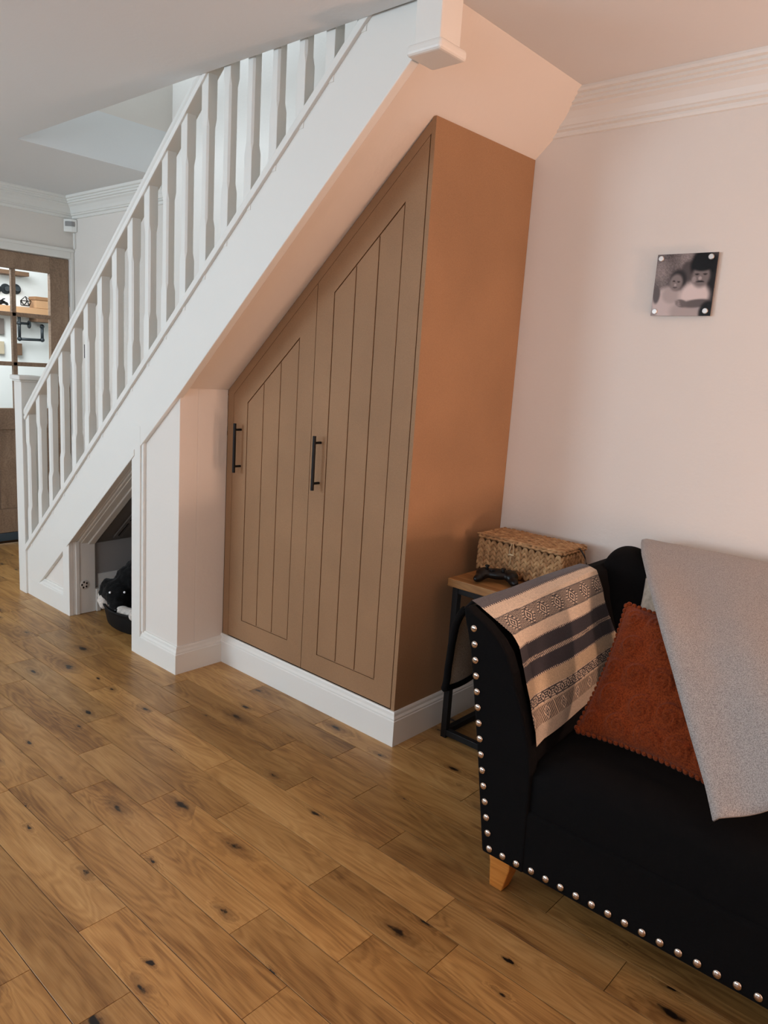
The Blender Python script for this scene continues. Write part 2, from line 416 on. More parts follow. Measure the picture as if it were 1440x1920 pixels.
# hall behind the door
bm = bmesh.new()
box(bm, -7.12, -7.0, 0.6, 4.5, -0.01, ZC); box(bm, -7.0, XL-0.12, 0.6, 0.72, -0.01, ZC); box(bm, -7.0, XL-0.12, 4.38, 4.5, -0.01, ZC)
box(bm, XL-0.24, XL-0.121, 2.75, 4.38, -0.01, ZC)
struct(finish('wall_hall', bm, paint('hall_paint', lin(238, 240, 238), 0.8)), 'bright white hall wall behind the glazed door')
bm = bmesh.new(); box(bm, -7.12, XL-0.12, 0.6, 4.5, ZC, ZC+0.1); struct(finish('ceiling_hall', bm, M_CEIL))

# ------------------------------------------------------------------ cornices and skirtings
COR = [(0, 2.266), (0.010, 2.268), (0.013, 2.276), (0.013, 2.284), (0.024, 2.288), (0.024, 2.296), (0.030, 2.299), (0.036, 2.318), (0.048, 2.338),
       (0.060, 2.348), (0.060, 2.354), (0.072, 2.358), (0.072, 2.368), (0.080, 2.371), (0.080, 2.381), (0.092, 2.384), (0.095, 2.392), (0.095, 2.401), (0, 2.401)]
bm = bmesh.new(); sweep(bm, [(-1.60, YW+0.001), (XR, YW+0.001)], COR, -1)
struct(finish('trim_1', bm, M_GLOSS), 'moulded white cornice over the wall with the small photo')
bm = bmesh.new(); sweep(bm, [(XL-0.001, YF+0.5), (XL-0.001, YW+0.001), (XOP-0.02, YW+0.001)], COR, -1)
struct(finish('trim_2', bm, M_GLOSS), 'moulded white cornice in the corner above the oak door')
def skirt(h=0.132, t=0.018):
    return [(0, h), (0.006, h), (0.009, h-0.006), (0.010, h-0.016), (0.0155, h-0.024), (0.0155, h-0.030), (t, h-0.033), (t, 0.0), (0, 0)]
bm = bmesh.new(); sweep(bm, [(XCOL, YD), (XS, YD), (XS, YW)], skirt(), -1)
struct(finish('baseboard_cupboard', bm, M_GLOSS), 'white moulded skirting round the foot of the cupboard')
bm = bmesh.new(); sweep(bm, [(XS+0.02, YW), (XR, YW)], skirt(), -1)
struct(finish('baseboard_back', bm, M_GLOSS))
bm = bmesh.new(); sweep(bm, [(-3.02, YPAN), (XCOL, YPAN), (XCOL, YD)], skirt(0.122, 0.020), -1)
struct(finish('baseboard_pier', bm, M_GLOSS), 'white skirting round the boxed pier')
bm = bmesh.new(); sweep(bm, [(-4.172, YPAN), (-3.73, YPAN)], skirt(0.128, 0.020), -1)
struct(finish('baseboard_stairs', bm, M_GLOSS), 'white skirting at the foot of the stair string')
# architrave round the glazed door
bm = bmesh.new()
AW = 0.068
box(bm, XL, XL+0.018, DY0-AW, DY0, 0, DZ+AW); box(bm, XL, XL+0.018, DY1, min(DY1+AW, YW-0.002), 0, DZ+AW); box(bm, XL, XL+0.018, DY0, DY1, DZ, DZ+AW)
box(bm, XL+0.018, XL+0.026, DY0-AW, DY0-AW+0.022, 0, DZ+AW); box(bm, XL+0.018, XL+0.026, DY0-AW, min(DY1+AW, YW-0.002), DZ+AW-0.022, DZ+AW)
struct(finish('trim_3', bm, M_GLOSS, bevel=0.004), 'white architrave round the oak door')

# ------------------------------------------------------------------ boxed pier, spandrel panelling and dog nook under the stairs
SP = bpy.data.objects.new('wall_understairs', None); COL.objects.link(SP); SP.location = (-3.2, YPAN, 0)
struct(SP, 'white panelled boxing under the stairs with a low sloping opening')
bm = bmesh.new()      # pier: recessed panel and return
prism(bm, [(-3.055, 0), (XCOL, 0), (XCOL, z_sof(XCOL)+0.02), (-3.055, z_strl(-3.055)+0.06)], YPAN, YPAN+0.09)
box(bm, XCOL-0.06, XCOL, YPAN+0.09, YD+0.001, 0, z_sof(XCOL))
finish('pier', bm, M_PLAS, SP, bevel=0.002)
bm = bmesh.new()      # stile right of the opening
prism(bm, [(-3.056, 0), (-2.985, 0), (-2.985, 1.066), (-3.056, 1.066)], 1.7555, YPAN+0.004)
finish('stile', bm, M_GLOSS, SP, bevel=0.002)
bm = bmesh.new()      # bead beside it
prism(bm, [(-2.985, 0.115), (-2.968, 0.115), (-2.968, 1.066), (-2.952, 1.066), (-2.985, 1.066)], 1.762, YPAN+0.004)
finish('panel_bead', bm, M_GLOSS, SP, bevel=0.003)
bm = bmesh.new()      # stile left of the opening with the low triangular panel beside it
prism(bm, [(-3.742, 0), (-3.674, 0), (-3.674, 0.415), (-3.742, z_strl(-3.742)+0.06)], 1.7555, YPAN+0.004)
finish('stile', bm, M_GLOSS, SP, bevel=0.002)
bm = bmesh.new()
prism(bm, [(-4.172, 0), (-3.70, 0), (-3.70, z_strl(-3.70)+0.03), (-4.172, 0.02)], YPAN, YPAN+0.02)
finish('spandrel_panel', bm, M_PLAS, SP)
bm = bmesh.new()      # nook lining: upright jamb
box(bm, -3.70, -3.674, 1.7805, 1.90, 0, 0.40)
box(bm, -3.674, -3.668, 1.790, 1.812, 0, 0.398)
box(bm, -3.6995, -3.662, 1.9005, 1.925, 0, 0.125)
finish('jamb', bm, M_GLOSS, SP, bevel=0.003)
def slope_board(bm, x0, x1, zoff, t, ya, yb):
    zz = lambda x: z_strl(x) + zoff
    prism(bm, [(x0, zz(x0)), (x1, zz(x1)), (x1, zz(x1)+t), (x0, zz(x0)+t)], ya, yb)
bm = bmesh.new()      # sloping head lining with stepped moulding
slope_board(bm, -3.69, -3.03, -0.010, 0.030, 1.751, 1.7568)
slope_board(bm, -3.685, -3.03, 0.000, 0.06, 1.792, 1.806)
slope_board(bm, -3.685, -3.03, -0.008, 0.06, 1.806, 1.822)
slope_board(bm, -3.685, -3.03, -0.014, 0.06, 1.822, 1.862)
slope_board(bm, -3.70, -3.03, -0.024, 0.06, 1.862, 1.90)
finish('sloping_head', bm, M_GLOSS, SP, bevel=0.003)
# inside of the nook
bm = bmesh.new()
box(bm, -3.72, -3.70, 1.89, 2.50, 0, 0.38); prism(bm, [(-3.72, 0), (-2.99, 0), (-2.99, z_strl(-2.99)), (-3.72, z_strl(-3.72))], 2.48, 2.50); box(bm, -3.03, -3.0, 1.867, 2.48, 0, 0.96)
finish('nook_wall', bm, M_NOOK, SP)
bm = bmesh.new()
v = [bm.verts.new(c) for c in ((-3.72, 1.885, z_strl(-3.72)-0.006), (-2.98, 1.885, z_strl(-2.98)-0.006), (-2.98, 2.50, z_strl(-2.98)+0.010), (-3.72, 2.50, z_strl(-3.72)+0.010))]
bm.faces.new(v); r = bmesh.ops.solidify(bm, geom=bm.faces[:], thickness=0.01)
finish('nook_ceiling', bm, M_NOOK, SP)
bm = bmesh.new(); sweep(bm, [(-3.70, 1.926), (-3.70, 2.48)], skirt(0.20, 0.016), -1)
finish('nook_skirting', bm, M_GLOSS, SP)

# ------------------------------------------------------------------ glazed oak door in the end wall
D1 = bpy.data.objects.new('door_1', None); COL.objects.link(D1); D1.location = (XL-0.03, (DY0+DY1)/2, 0)
struct(D1, 'oak door with six clear panes above boarded panels')
dx0, dx1 = XL-0.055, XL-0.015
y0, y1 = DY0+0.003, DY1-0.003
def dpart(name, ya, yb, za, zb, xa=dx0, xb=dx1, mat=M_DOOROAK, bev=0.003, parent=D1):
    bm = bmesh.new(); box(bm, xa, xb, ya, yb, za, zb); return finish(name, bm, mat, parent, bevel=bev)
py = [(1.975, 2.208), (2.238, 2.470)]
pz = [(1.598, 1.883), (1.265, 1.570), (0.947, 1.237)]
dpart('stile', y0, py[0][0], 0.012, DZ-0.004); dpart('stile', py[1][1], y1, 0.012, DZ-0.004)
dpart('rail', py[0][0], py[1][1], 1.883, DZ-0.004); dpart('rail', py[0][0], py[1][1], 0.80, 0.947); dpart('rail', py[0][0], py[1][1], 0.07, 0.24)
dpart('muntin', py[0][1], py[1][0], 0.947, 1.883, dx0+0.006, dx1-0.004)
for za, zb in ((pz[1][1], pz[0][0]), (pz[2][1], pz[1][0])): dpart('muntin', py[0][0], py[1][1], za, zb, dx0+0.006, dx1-0.004)
for ya, yb in py:
    for za, zb in pz: dpart('pane', ya, yb, za, zb, XL-0.037, XL-0.033, M_GLASS, 0)
for k in range(4):
    wv = (py[1][1]-py[0][0])/4
    dpart('board', py[0][0]+k*wv+0.0015, py[0][0]+(k+1)*wv-0.0015, 0.24, 0.80, dx0+0.01, dx1-0.012)
dpart('draught_strip', y0, y1, 0.012, 0.068, dx1-0.008, dx1+0.006, solid('slate_blue_strip', lin(60, 74, 84), 0.6))
for zh in (1.72, 0.25): dpart('hinge', y1-0.004, y1+0.010, zh-0.05, zh+0.05, dx1, dx1+0.008, solid('brushed_steel', lin(170, 170, 168), 0.35, 1.0), 0.002)

# ================================================================== STAIRCASE
ST = thing('staircase', 'white painted closed-string staircase rising to the right with square chamfered balusters', 'staircase', (-2.9, 2.2, 0))
bm = bmesh.new()   # string board
prism(bm, [(-4.19, 0.0), (-4.144, 0.0), (-2.684, 1.2335), (-1.45, z_strb(-1.45)), (-1.45, z_cap(-1.45)), (-4.19, z_cap(-4.19))], YSTR, YSTR+0.034)
finish('string', bm, M_GLOSS, ST, bevel=0.003)
def sloped(prof, x0, x1, z_of):
    """sweep a (y, height) section along the pitch"""
    bm = bmesh.new()
    A = [bm.verts.new((x0, y, z_of(x0)+h)) for y, h in prof]; B = [bm.verts.new((x1, y, z_of(x1)+h)) for y, h in prof]
    n = len(prof); bm.faces.new(A); bm.faces.new(B[::-1])
    for i in range(n): bm.faces.new((A[i], B[i], B[(i+1) % n], A[(i+1) % n]))
    return bm
bm = sloped([(1.744, -0.040), (1.744, -0.008), (1.750, 0.0), (1.800, 0.0), (1.806, -0.008), (1.806, -0.040)], -4.172, -1.46, z_cap)
finish('base_rail', bm, M_GLOSS, ST, bevel=0.002)
HR = 0.735
bm = sloped([(1.746, -0.066), (1.743, -0.050), (1.749, -0.040), (1.743, -0.030), (1.743, -0.012), (1.753, 0.0), (1.797, 0.0), (1.807, -0.012), (1.807, -0.030), (1.801, -0.040), (1.807, -0.050), (1.804, -0.066)],
            -4.145, -1.46, lambda x: z_cap(x)+HR)
finish('handrail', bm, M_GLOSS, ST, bevel=0.002)
# one baluster, shared by all
def baluster_mesh():
    bm = bmesh.new(); rings = []
    hw = 0.0205
    def ring(z, ch):
        c = hw - ch; pts = [(-hw, -c), (-c, -hw), (c, -hw), (hw, -c), (hw, c), (c, hw), (-c, hw), (-hw, c)]
        rings.append([bm.verts.new((x, y, z)) for x, y in pts])
    def ring2(z, hw2, ch):
        c = hw2 - ch; pts = [(-hw2, -c), (-c, -hw2), (c, -hw2), (hw2, -c), (hw2, c), (c, hw2), (-c, hw2), (-hw2, c)]
        rings.append([bm.verts.new((x, y, z)) for x, y in pts])
    ring(-0.03, 0.0012); ring(0.165, 0.0012); ring2(0.195, 0.0192, 0.0070); ring2(0.520, 0.0192, 0.0070); ring(0.550, 0.0012); ring(0.715, 0.0012)
    for A, B in zip(rings, rings[1:]):
        for k in range(8): bm.faces.new((A[k], A[(k+1) % 8], B[(k+1) % 8], B[k]))
    bm.faces.new(rings[0][::-1]); bm.faces.new(rings[-1])
    me = bpy.data.meshes.new('baluster'); bm.to_mesh(me); bm.free(); me.materials.append(M_GLOSS); return me
BAL = baluster_mesh()
for k in range(20):
    xb = -4.148 + 0.0205 + 0.1323*k
    if xb > -1.55: break
    link_mesh('baluster', BAL, (xb, 1.775, z_cap(xb)-0.012), ST)
# newel posts
bm = bmesh.new(); box(bm, -4.262, -4.172, 1.745, 1.835, 0, 1.198)
nl = finish('newel_post', bm, M_GLOSS, ST, bevel=0.003)
bm = bmesh.new(); box(bm, -4.278, -4.156, 1.729, 1.851, 1.198, 1.222); box(bm, -4.270, -4.164, 1.737, 1.843, 1.188, 1.198)
finish('newel_cap', bm, M_GLOSS, nl, bevel=0.008, seg=3)
bm = bmesh.new(); box(bm, -1.497, -1.405, 1.712, 1.804, 2.262, 3.55)
nu = finish('newel_post', bm, M_GLOSS, ST, bevel=0.004)
bm = bmesh.new(); box(bm, -1.513, -1.389, 1.697, 1.819, 2.236, 2.266)
finish('newel_drop_cap', bm, M_GLOSS, nu, bevel=0.010, seg=3)
# soffit, treads, risers
bm = bmesh.new()
prism(bm, [(XCOL-0.02, z_sof(XCOL-0.02)), (-1.425, z_sof(-1.425)), (-1.425, z_sof(-1.425)+0.015), (XCOL-0.02, z_sof(XCOL-0.02)+0.015)], YSTR+0.03, YW+0.005)
finish('soffit', bm, M_PLAS, ST)
def tz(k): return 0.203 + 0.2083*(k-1)
for k in range(1, 13):
    xr_ = -4.17 + (k-1)*0.232
    bm = bmesh.new(); box(bm, xr_-0.02, xr_+0.232+0.012, YSTR+0.034, YW-0.003, tz(k)-0.022, tz(k)); finish('tread', bm, M_OAK, ST, bevel=0.006)
    bm = bmesh.new(); box(bm, xr_, xr_+0.014, YSTR+0.034, YW-0.003, tz(k-1) if k > 1 else 0, tz(k)-0.022); finish('riser', bm, M_GLOSS, ST)

# ================================================================== CUPBOARD
CB = thing('understairs_cupboard', 'raw brown fibreboard cupboard with sloping top fitted under the stairs', 'cupboard', (-2.17, 2.3, 0.132))
bm = bmesh.new()
prism(bm, [(YD, 0.10), (YW-0.001, 0.10), (YW-0.001, z_sof(XS)-0.002), (YD, z_sof(XS)-0.010)], XS-0.018, XS, 'x')
finish('end_panel', bm, M_MDF, CB, bevel=0.001)
def z_dt(x): return 1.69 + 0.905*(x+2.162)
bm = bmesh.new()     # face frame: scribe strip at the pier and sloping top strip
prism(bm, [(XCOL+0.001, 0.10), (-2.668, 0.10), (-2.668, z_sof(-2.668)-0.003), (XCOL+0.001, z_sof(XCOL)-0.003)], YD+0.001, YD+0.019)
prism(bm, [(-2.668, z_dt(-2.668)+0.003), (XS-0.0185, z_dt(XS-0.0185)+0.003), (XS-0.0185, z_sof(XS-0.0185)-0.003), (-2.668, z_sof(-2.668)-0.003)], YD+0.001, YD+0.019)
finish('face_frame', bm, M_MDF, CB)
bm = bmesh.new()     # carcass seen only through the door gaps
prism(bm, [(XCOL+0.01, 0.10), (XS-0.02, 0.10), (XS-0.02, z_sof(XS)-0.06), (XCOL+0.01, z_sof(XCOL)-0.03)], YD+0.0205, YD+0.03)
finish('carcass', bm, M_DARK, CB)
def cupboard_door(x0, x1, bx, zb, zi, hx, label):
    """x0,x1 door edges; bx groove positions; zb groove box bottom; zi(x) sloping groove; hx handle"""
    g = 0.002
    bm = bmesh.new()
    zt = z_dt
    prism(bm, [(x0, 0.136), (bx[0]-g, 0.136), (bx[0]-g, zt(bx[0]-g)), (x0, zt(x0))], YD, YD+0.018)
    prism(bm, [(bx[-1]+g, 0.136), (x1, 0.136), (x1, zt(x1)), (bx[-1]+g, zt(bx[-1]+g))], YD, YD+0.018)
    prism(bm, [(bx[0]-g, 0.136), (bx[-1]+g, 0.136), (bx[-1]+g, zb-g), (bx[0]-g, zb-g)], YD, YD+0.018)
    prism(bm, [(bx[0]-g, zi(bx[0]-g)+g*1.4), (bx[-1]+g, zi(bx[-1]+g)+g*1.4), (bx[-1]+g, zt(bx[-1]+g)), (bx[0]-g, zt(bx[0]-g))], YD, YD+0.018)
    prism(bm, [(bx[0]-g, zb-g), (bx[-1]+g, zb-g), (bx[-1]+g, zi(bx[-1])+0.003), (bx[0]-g, zi(bx[0])+0.003)], YD+0.006, YD+0.017)
    d = finish('door', bm, M_MDF, CB); d['label'] = label
    for a, b in zip(bx, bx[1:]):
        bm = bmesh.new()
        prism(bm, [(a+g, zb+g), (b-g, zb+g), (b-g, zi(b-g)-g*1.4), (a+g, zi(a+g)-g*1.4)], YD+0.0002, YD+0.0062)
        finish('plank', bm, M_MDF, d, bevel=0.001, seg=1)
    bm = bmesh.new()
    tube(bm, [(hx, YD-0.035, 0.900), (hx, YD-0.035, 1.113)], 0.0068, 12)
    for z in (0.927, 1.086): tube(bm, [(hx, YD-0.033, z), (hx, YD+0.001, z)], 0.005, 10)
    h = finish('bar_handle', bm, M_BLACKMETAL, d, smooth=False); h['label'] = 'black bar handle'
cupboard_door(-2.665, -2.1685, [-2.570, -2.4665, -2.363, -2.259], 0.230, lambda x: 1.205+0.888*(x+2.569), -2.610, 'shorter boarded cupboard door beside the white pier')
cupboard_door(-2.1655, -1.6675, [-2.075, -1.9690, -1.863, -1.757], 0.222, lambda x: 1.654+0.908*(x+2.071), -2.110, 'taller boarded cupboard door beside the end panel')

# ================================================================== WALL PRINT
def smoothstep(a, b, x):
    t = max(0.0, min(1.0, (x-a)/(b-a))); return t*t*(3-2*t)
def print_tone(u, v, rnd):
    """grey tone of the black-and-white print: two small children sitting against a pale blanket (u right, v down)"""
    def blob(cx, cy, rx, ry, soft=0.25, ang=0.0):
        dx, dy = u-cx, v-cy
        if ang: dx, dy = dx*cos(ang)+dy*sin(ang), -dx*sin(ang)+dy*cos(ang)
        d = sqrt((dx/rx)**2 + (dy/ry)**2); return 1-smoothstep(1-soft, 1+soft, d)
    t = 0.46 + 0.10*sin(9*u+3*v)*sin(7*v-4*u) + rnd*0.05
    def over(t, a, val): return t*(1-a) + val*a
    t = over(t, blob(0.97, 0.55, 0.10, 0.55), 0.20); t = over(t, blob(0.55, 0.28, 0.12, 0.16), 0.36)
    t = over(t, blob(0.22, 0.80, 0.25, 0.26), 0.74)              # smaller child's clothes
    t = over(t, blob(0.32, 0.66, 0.16, 0.14), 0.66)
    t = over(t, blob(0.06, 0.66, 0.06, 0.14), 0.40)
    t = over(t, blob(0.40, 0.42, 0.135, 0.16), 0.24)             # smaller child's hair
    t = over(t, blob(0.37, 0.46, 0.110, 0.135), 0.52)            # face
    t = over(t, blob(0.33, 0.44, 0.025, 0.012), 0.30); t = over(t, blob(0.41, 0.45, 0.025, 0.012), 0.30)
    t = over(t, blob(0.36, 0.50, 0.018, 0.020), 0.66); t = over(t, blob(0.36, 0.545, 0.035, 0.010), 0.30)
    t = over(t, blob(0.70, 0.68, 0.25, 0.22), 0.80)              # bigger child's pale top
    t = over(t, blob(0.62, 0.92, 0.30, 0.16), 0.66)
    t = over(t, blob(0.75, 0.80, 0.24, 0.065, 0.25, -0.10), 0.42)  # forearm across
    t = over(t, blob(0.50, 0.80, 0.10, 0.06, 0.25, 0.25), 0.44)
    for k in range(3): t = over(t, blob(0.43+0.01*k, 0.765+0.03*k, 0.05, 0.010, 0.3, 0.2), 0.58)
    t = over(t, blob(0.95, 0.95, 0.14, 0.18), 0.12)
    t = over(t, blob(0.775, 0.18, 0.19, 0.24), 0.10)             # bigger child's dark hair
    t = over(t, blob(0.765, 0.36, 0.150, 0.185), 0.50)           # face
    t = over(t, blob(0.77, 0.20, 0.17, 0.085), 0.12)
    t = over(t, blob(0.70, 0.335, 0.035, 0.014), 0.22); t = over(t, blob(0.83, 0.335, 0.035, 0.014), 0.22)
    t = over(t, blob(0.755, 0.40, 0.028, 0.030), 0.66); t = over(t, blob(0.765, 0.455, 0.065, 0.014), 0.24)
    t = over(t, blob(0.66, 0.42, 0.035, 0.05), 0.60)
    return max(0.03, min(0.97, (t-0.45)*1.35+0.44))
PR = thing('photo_print', 'small square black and white photo print of two children fixed to the wall', 'photo', (-1.0105, YW-0.012, 1.6265))
px0, px1, pz0, pz1 = -1.112, -0.909, 1.6265, 1.8298
bm = bmesh.new(); box(bm, px0, px1, YW-0.013, YW-0.009, pz0, pz1)
finish('acrylic_panel', bm, solid('print_edge', lin(120, 108, 104), 0.3), PR)
n = 72; vs_, fs, cols = [], [], []
rp = random.Random(3)
for j in range(n+1):
    for i in range(n+1):
        u, v = i/n, j/n
        vs_.append((px0+(px1-px0)*u, YW-0.0135, pz1-(pz1-pz0)*v))
        g = print_tone(u, v, rp.uniform(-1, 1)); g = srgb('%02x%02x%02x' % (int(g*235+8), int(g*222+4), int(g*218+4))); cols.append(g)
for j in range(n):
    for i in range(n):
        a = j*(n+1)+i; fs.append((a, a+n+1, a+n+2, a+1))
me = bpy.data.meshes.new('print'); org = Vector((-1.0105, YW-0.0135, pz0))
me.from_pydata([Vector(c)-org for c in vs_], [], fs); ca = me.color_attributes.new('print', 'FLOAT_COLOR', 'POINT')
for k, c in enumerate(cols): ca.data[k].color = c
me.materials.append(attr_mat('photo_paper', 0.25)); link_mesh('print', me, org, PR)
for cx, cz in ((px0+0.014, pz1-0.014), (px1-0.022, pz1-0.014), (px0+0.014, pz0+0.014), (px1-0.018, pz0+0.016)):
    bm = bmesh.new(); tube(bm, [(cx, YW+0.001, cz), (cx, YW-0.016, cz), (cx, YW-0.0185, cz)], [0.0095, 0.0095, 0.0080], 20)
    finish('stand_off', bm, solid('satin_nickel', lin(196, 188, 182), 0.35, 0.7), PR)

# ================================================================== SOFA
YS = 1.60
SF = thing('sofa', 'black velvet sofa with silver stud trim and flared arms', 'sofa', (0.1, 2.1, 0))
# arm section, x measured from the arm's own line, front and rear variants
ARM_F = [(-0.955, 0.105), (-1.000, 0.38), (-1.050, 0.62), (-1.098, 0.715), (-1.108, 0.748), (-1.090, 0.768), (-1.062, 0.758), (-1.020, 0.735), (-0.975, 0.705), (-0.952, 0.680),
         (-0.932, 0.638), (-0.912, 0.594), (-0.893, 0.555), (-0.880, 0.520), (-0.864, 0.480), (-0.852, 0.43), (-0.845, 0.38), (-0.84, 0.105)]
ARM_R = [(-0.955, 0.105), (-1.000, 0.38), (-1.055, 0.62), (-1.105, 0.715), (-1.118, 0.750), (-1.100, 0.775), (-1.068, 0.778), (-1.036, 0.766), (-1.012, 0.715), (-1.000, 0.680),
         (-0.978, 0.634), (-0.954, 0.588), (-0.934, 0.552), (-0.924, 0.520), (-0.917, 0.462), (-0.910, 0.42), (-0.90, 0.36), (-0.89, 0.105)]
def lerp_sec(t): return [((1-t)*a[0]+t*b[0], (1-t)*a[1]+t*b[1]) for a, b in zip(ARM_F, ARM_R)]
def arm(mirror=None):
    bm = bmesh.new(); rings = []
    for k in range(9):
        t = k/8; y = YS+0.03 + (2.48-YS-0.03)*t
        rings.append([bm.verts.new(((x if mirror is None else mirror-x), y, z)) for x, z in lerp_sec(min(1, t*1.25))])
    m = len(ARM_F)
    for A, B in zip(rings, rings[1:]):
        for i in range(m): bm.faces.new((A[i], A[(i+1) % m], B[(i+1) % m], B[i]))
    bm.faces.new(rings[0]); bm.faces.new(rings[-1][::-1])
    return finish('arm', bm, M_VELVET, SF, bevel=0.004)
arm(); arm(0.20)
PANEL = [(-0.962, 0.108), (-1.006, 0.38), (-1.057, 0.66), (-1.088, 0.757), (-1.092, 0.772), (-1.078, 0.776), (-1.058, 0.764), (-1.015, 0.744), (-0.972, 0.713), (-0.944, 0.683),
         (-0.922, 0.638), (-0.904, 0.590), (-0.884, 0.545), (-0.872, 0.510), (-0.858, 0.470), (-0.848, 0.43), (-0.84, 0.38), (-0.832, 0.108)]
for mir in (None, 0.20):
    bm = bmesh.new(); prism(bm, [((x if mir is None else mir-x), z) for x, z in PANEL], YS, YS+0.04)
    finish('arm_front', bm, M_VELVET, SF, bevel=0.008, seg=3)
bm = bmesh.new(); box(bm, -0.955, 1.155, YS+0.004, YS+0.06, 0.105, 0.285)
finish('front_rail', bm, M_VELVET, SF, bevel=0.012, seg=3)
bm = bmesh.new(); box(bm, -0.86, 1.06, YS+0.06, 2.42, 0.11, 0.28)
finish('seat_base', bm, M_VELVET, SF)
# seat cushion with a soft crown
bm = bmesh.new(); nx, ny = 24, 14
top = []
for i in range(nx+1):
    row = []
    for j in range(ny+1):
        u, v = i/nx, j/ny; x = -0.868 + 1.936*u; y = YS+0.012 + (2.30-YS-0.012)*v
        e = min(1, min(u, 1-u)*14)*1.0; e2 = min(1, v*9)
        z = 0.425 + 0.018*sin(pi*u)*sin(pi*v)**0.6 - 0.022*(1-e)**2 - 0.030*(1-e2)**2
        row.append(bm.verts.new((x, y, z)))
    top.append(row)
for i in range(nx):
    for j in range(ny): bm.faces.new((top[i][j], top[i+1][j], top[i+1][j+1], top[i][j+1]))
bot = [[bm.verts.new((top[i][j].co.x, top[i][j].co.y, 0.275)) for j in (0, ny)] for i in (0, nx)]
def wall_strip(vts, zb):
    low = [bm.verts.new((v.co.x, v.co.y, zb)) for v in vts]
    for k in range(len(vts)-1): bm.faces.new((vts[k], vts[k+1], low[k+1], low[k]))
for vv in bot:
    for q in vv: bm.verts.remove(q)
wall_strip([top[i][0] for i in range(nx+1)], 0.282); wall_strip([top[nx][j] for j in range(ny+1)], 0.282)
wall_strip([top[i][ny] for i in range(nx, -1, -1)], 0.282); wall_strip([top[0][j] for j in range(ny, -1, -1)], 0.282)
bmesh.ops.remove_doubles(bm, verts=bm.verts[:], dist=0.0005)
finish('seat_cushion', bm, M_VELVET, SF, smooth=True)
# rolled back
bm = bmesh.new(); secs = []
BACK = [(2.24, 0.30), (2.25, 0.45), (2.30, 0.62), (2.34, 0.74), (2.35, 0.785), (2.375, 0.826), (2.42, 0.846), (2.475, 0.846), (2.52, 0.822), (2.545, 0.775), (2.56, 0.70), (2.575, 0.30), (2.575, 0.12), (2.30, 0.12)]
bx_ = [-1.075, -1.07, -1.05, -1.02, -0.98, -0.94, -0.90, -0.80, -0.6, -0.2, 0.2, 0.6, 1.0, 1.25, 1.275]
for x in bx_:
    e = min(1.0, (x+1.075)/0.07, (1.275-x)/0.07) if -1.075 < x < 1.275 else 0
    e = sqrt(max(0, 1-(1-max(0, e))**2))
    dip = -0.030*exp(-((x+0.915)/0.045)**2)
    ring = []
    for y, z in BACK:
        f = max(0, (z-0.60)/0.26); zz = z + dip*f - (1-e)*0.075*f; yy = y + (2.44-y)*(1-e)*0.55*f
        ring.append(bm.verts.new((x, yy, zz)))
    secs.append(ring)
m_ = len(BACK)
for A, B in zip(secs, secs[1:]):
    for i in range(m_): bm.faces.new((A[i], A[(i+1) % m_], B[(i+1) % m_], B[i]))
bm.faces.new(secs[0]); bm.faces.new(secs[-1][::-1])
bk_ = finish('back', bm, M_VELVET, SF, smooth=True); sb_ = bk_.modifiers.new('round', 'SUBSURF'); sb_.levels = 2; sb_.render_levels = 2
for lx, sgn in ((-0.948, 1), (1.148, -1)):
    for ly in (YS+0.012, 2.42):
        bm = bmesh.new(); rings = []
        for z, s, dx in ((0.115, 0.034, 0.0), (0.08, 0.031, 0.002), (0.0, 0.020, -0.010)):
            cx = lx + sgn*(0.034+dx); cy = ly + 0.036
            rings.append([bm.verts.new((cx+a*s, cy+b*s, z)) for a, b in ((-1, -1), (1, -1), (1, 1), (-1, 1))])
        for A, B in zip(rings, rings[1:]):
            for k in range(4): bm.faces.new((A[k], A[(k+1) % 4], B[(k+1) % 4], B[k]))
        bm.faces.new(rings[0]); bm.faces.new(rings[-1])
        finish('leg', bm, M_LEG, SF, bevel=0.003)
# studs share one mesh
bm = bmesh.new(); s = bmesh.ops.create_uvsphere(bm, u_segments=14, v_segments=8, radius=1.0)
bmesh.ops.transform(bm, matrix=Matrix.Diagonal((0.0102, 0.0060, 0.0102, 1)), verts=bm.verts[:])
STUD = bpy.data.meshes.new('stud'); bm.to_mesh(STUD); bm.free(); STUD.materials.append(M_CHROME)
for p_ in STUD.polygons: p_.use_smooth = True
for k in range(15):
    t = k/14; z = 0.724 + (0.128-0.724)*t
    x = -1.051 + (-0.938+1.051)*t - 0.006*sin(pi*t)
    link_mesh('stud', STUD, (x, YS-0.0005, z), SF)
for k in range(1, 32):
    x = -0.938 + 0.0427*k
    if x > 0.4: break
    link_mesh('stud', STUD, (x, YS-0.0005 if x < -0.835 else YS+0.0035, 0.128), SF)

# ------------------------------------------------------------------ striped throw over the arm
S_C = 0.0
def throw_section(t):
    f = [(-1.121, 0.752), (-1.099, 0.778), (-1.071, 0.768), (-1.030, 0.746), (-0.979, 0.716), (-0.954, 0.690), (-0.932, 0.641), (-0.912, 0.598), (-0.893, 0.560), (-0.882, 0.530), (-0.864, 0.488), (-0.856, 0.452)]
    r = [(-1.124, 0.770), (-1.100, 0.786), (-1.073, 0.788), (-1.038, 0.778), (-1.007, 0.722), (-0.995, 0.686), (-0.972, 0.640), (-0.948, 0.594), (-0.928, 0.558), (-0.917, 0.526), (-0.909, 0.466), (-0.905, 0.438)]
    t2 = min(1, t*1.15)
    inner = [((1-t2)*a[0]+t2*b[0], (1-t2)*a[1]+t2*b[1]) for a, b in zip(f, r)]
    outer = [(-1.205, 0.468), (-1.196, 0.54), (-1.180, 0.62), (-1.160, 0.69), (-1.142, 0.725)]
    return outer + inner
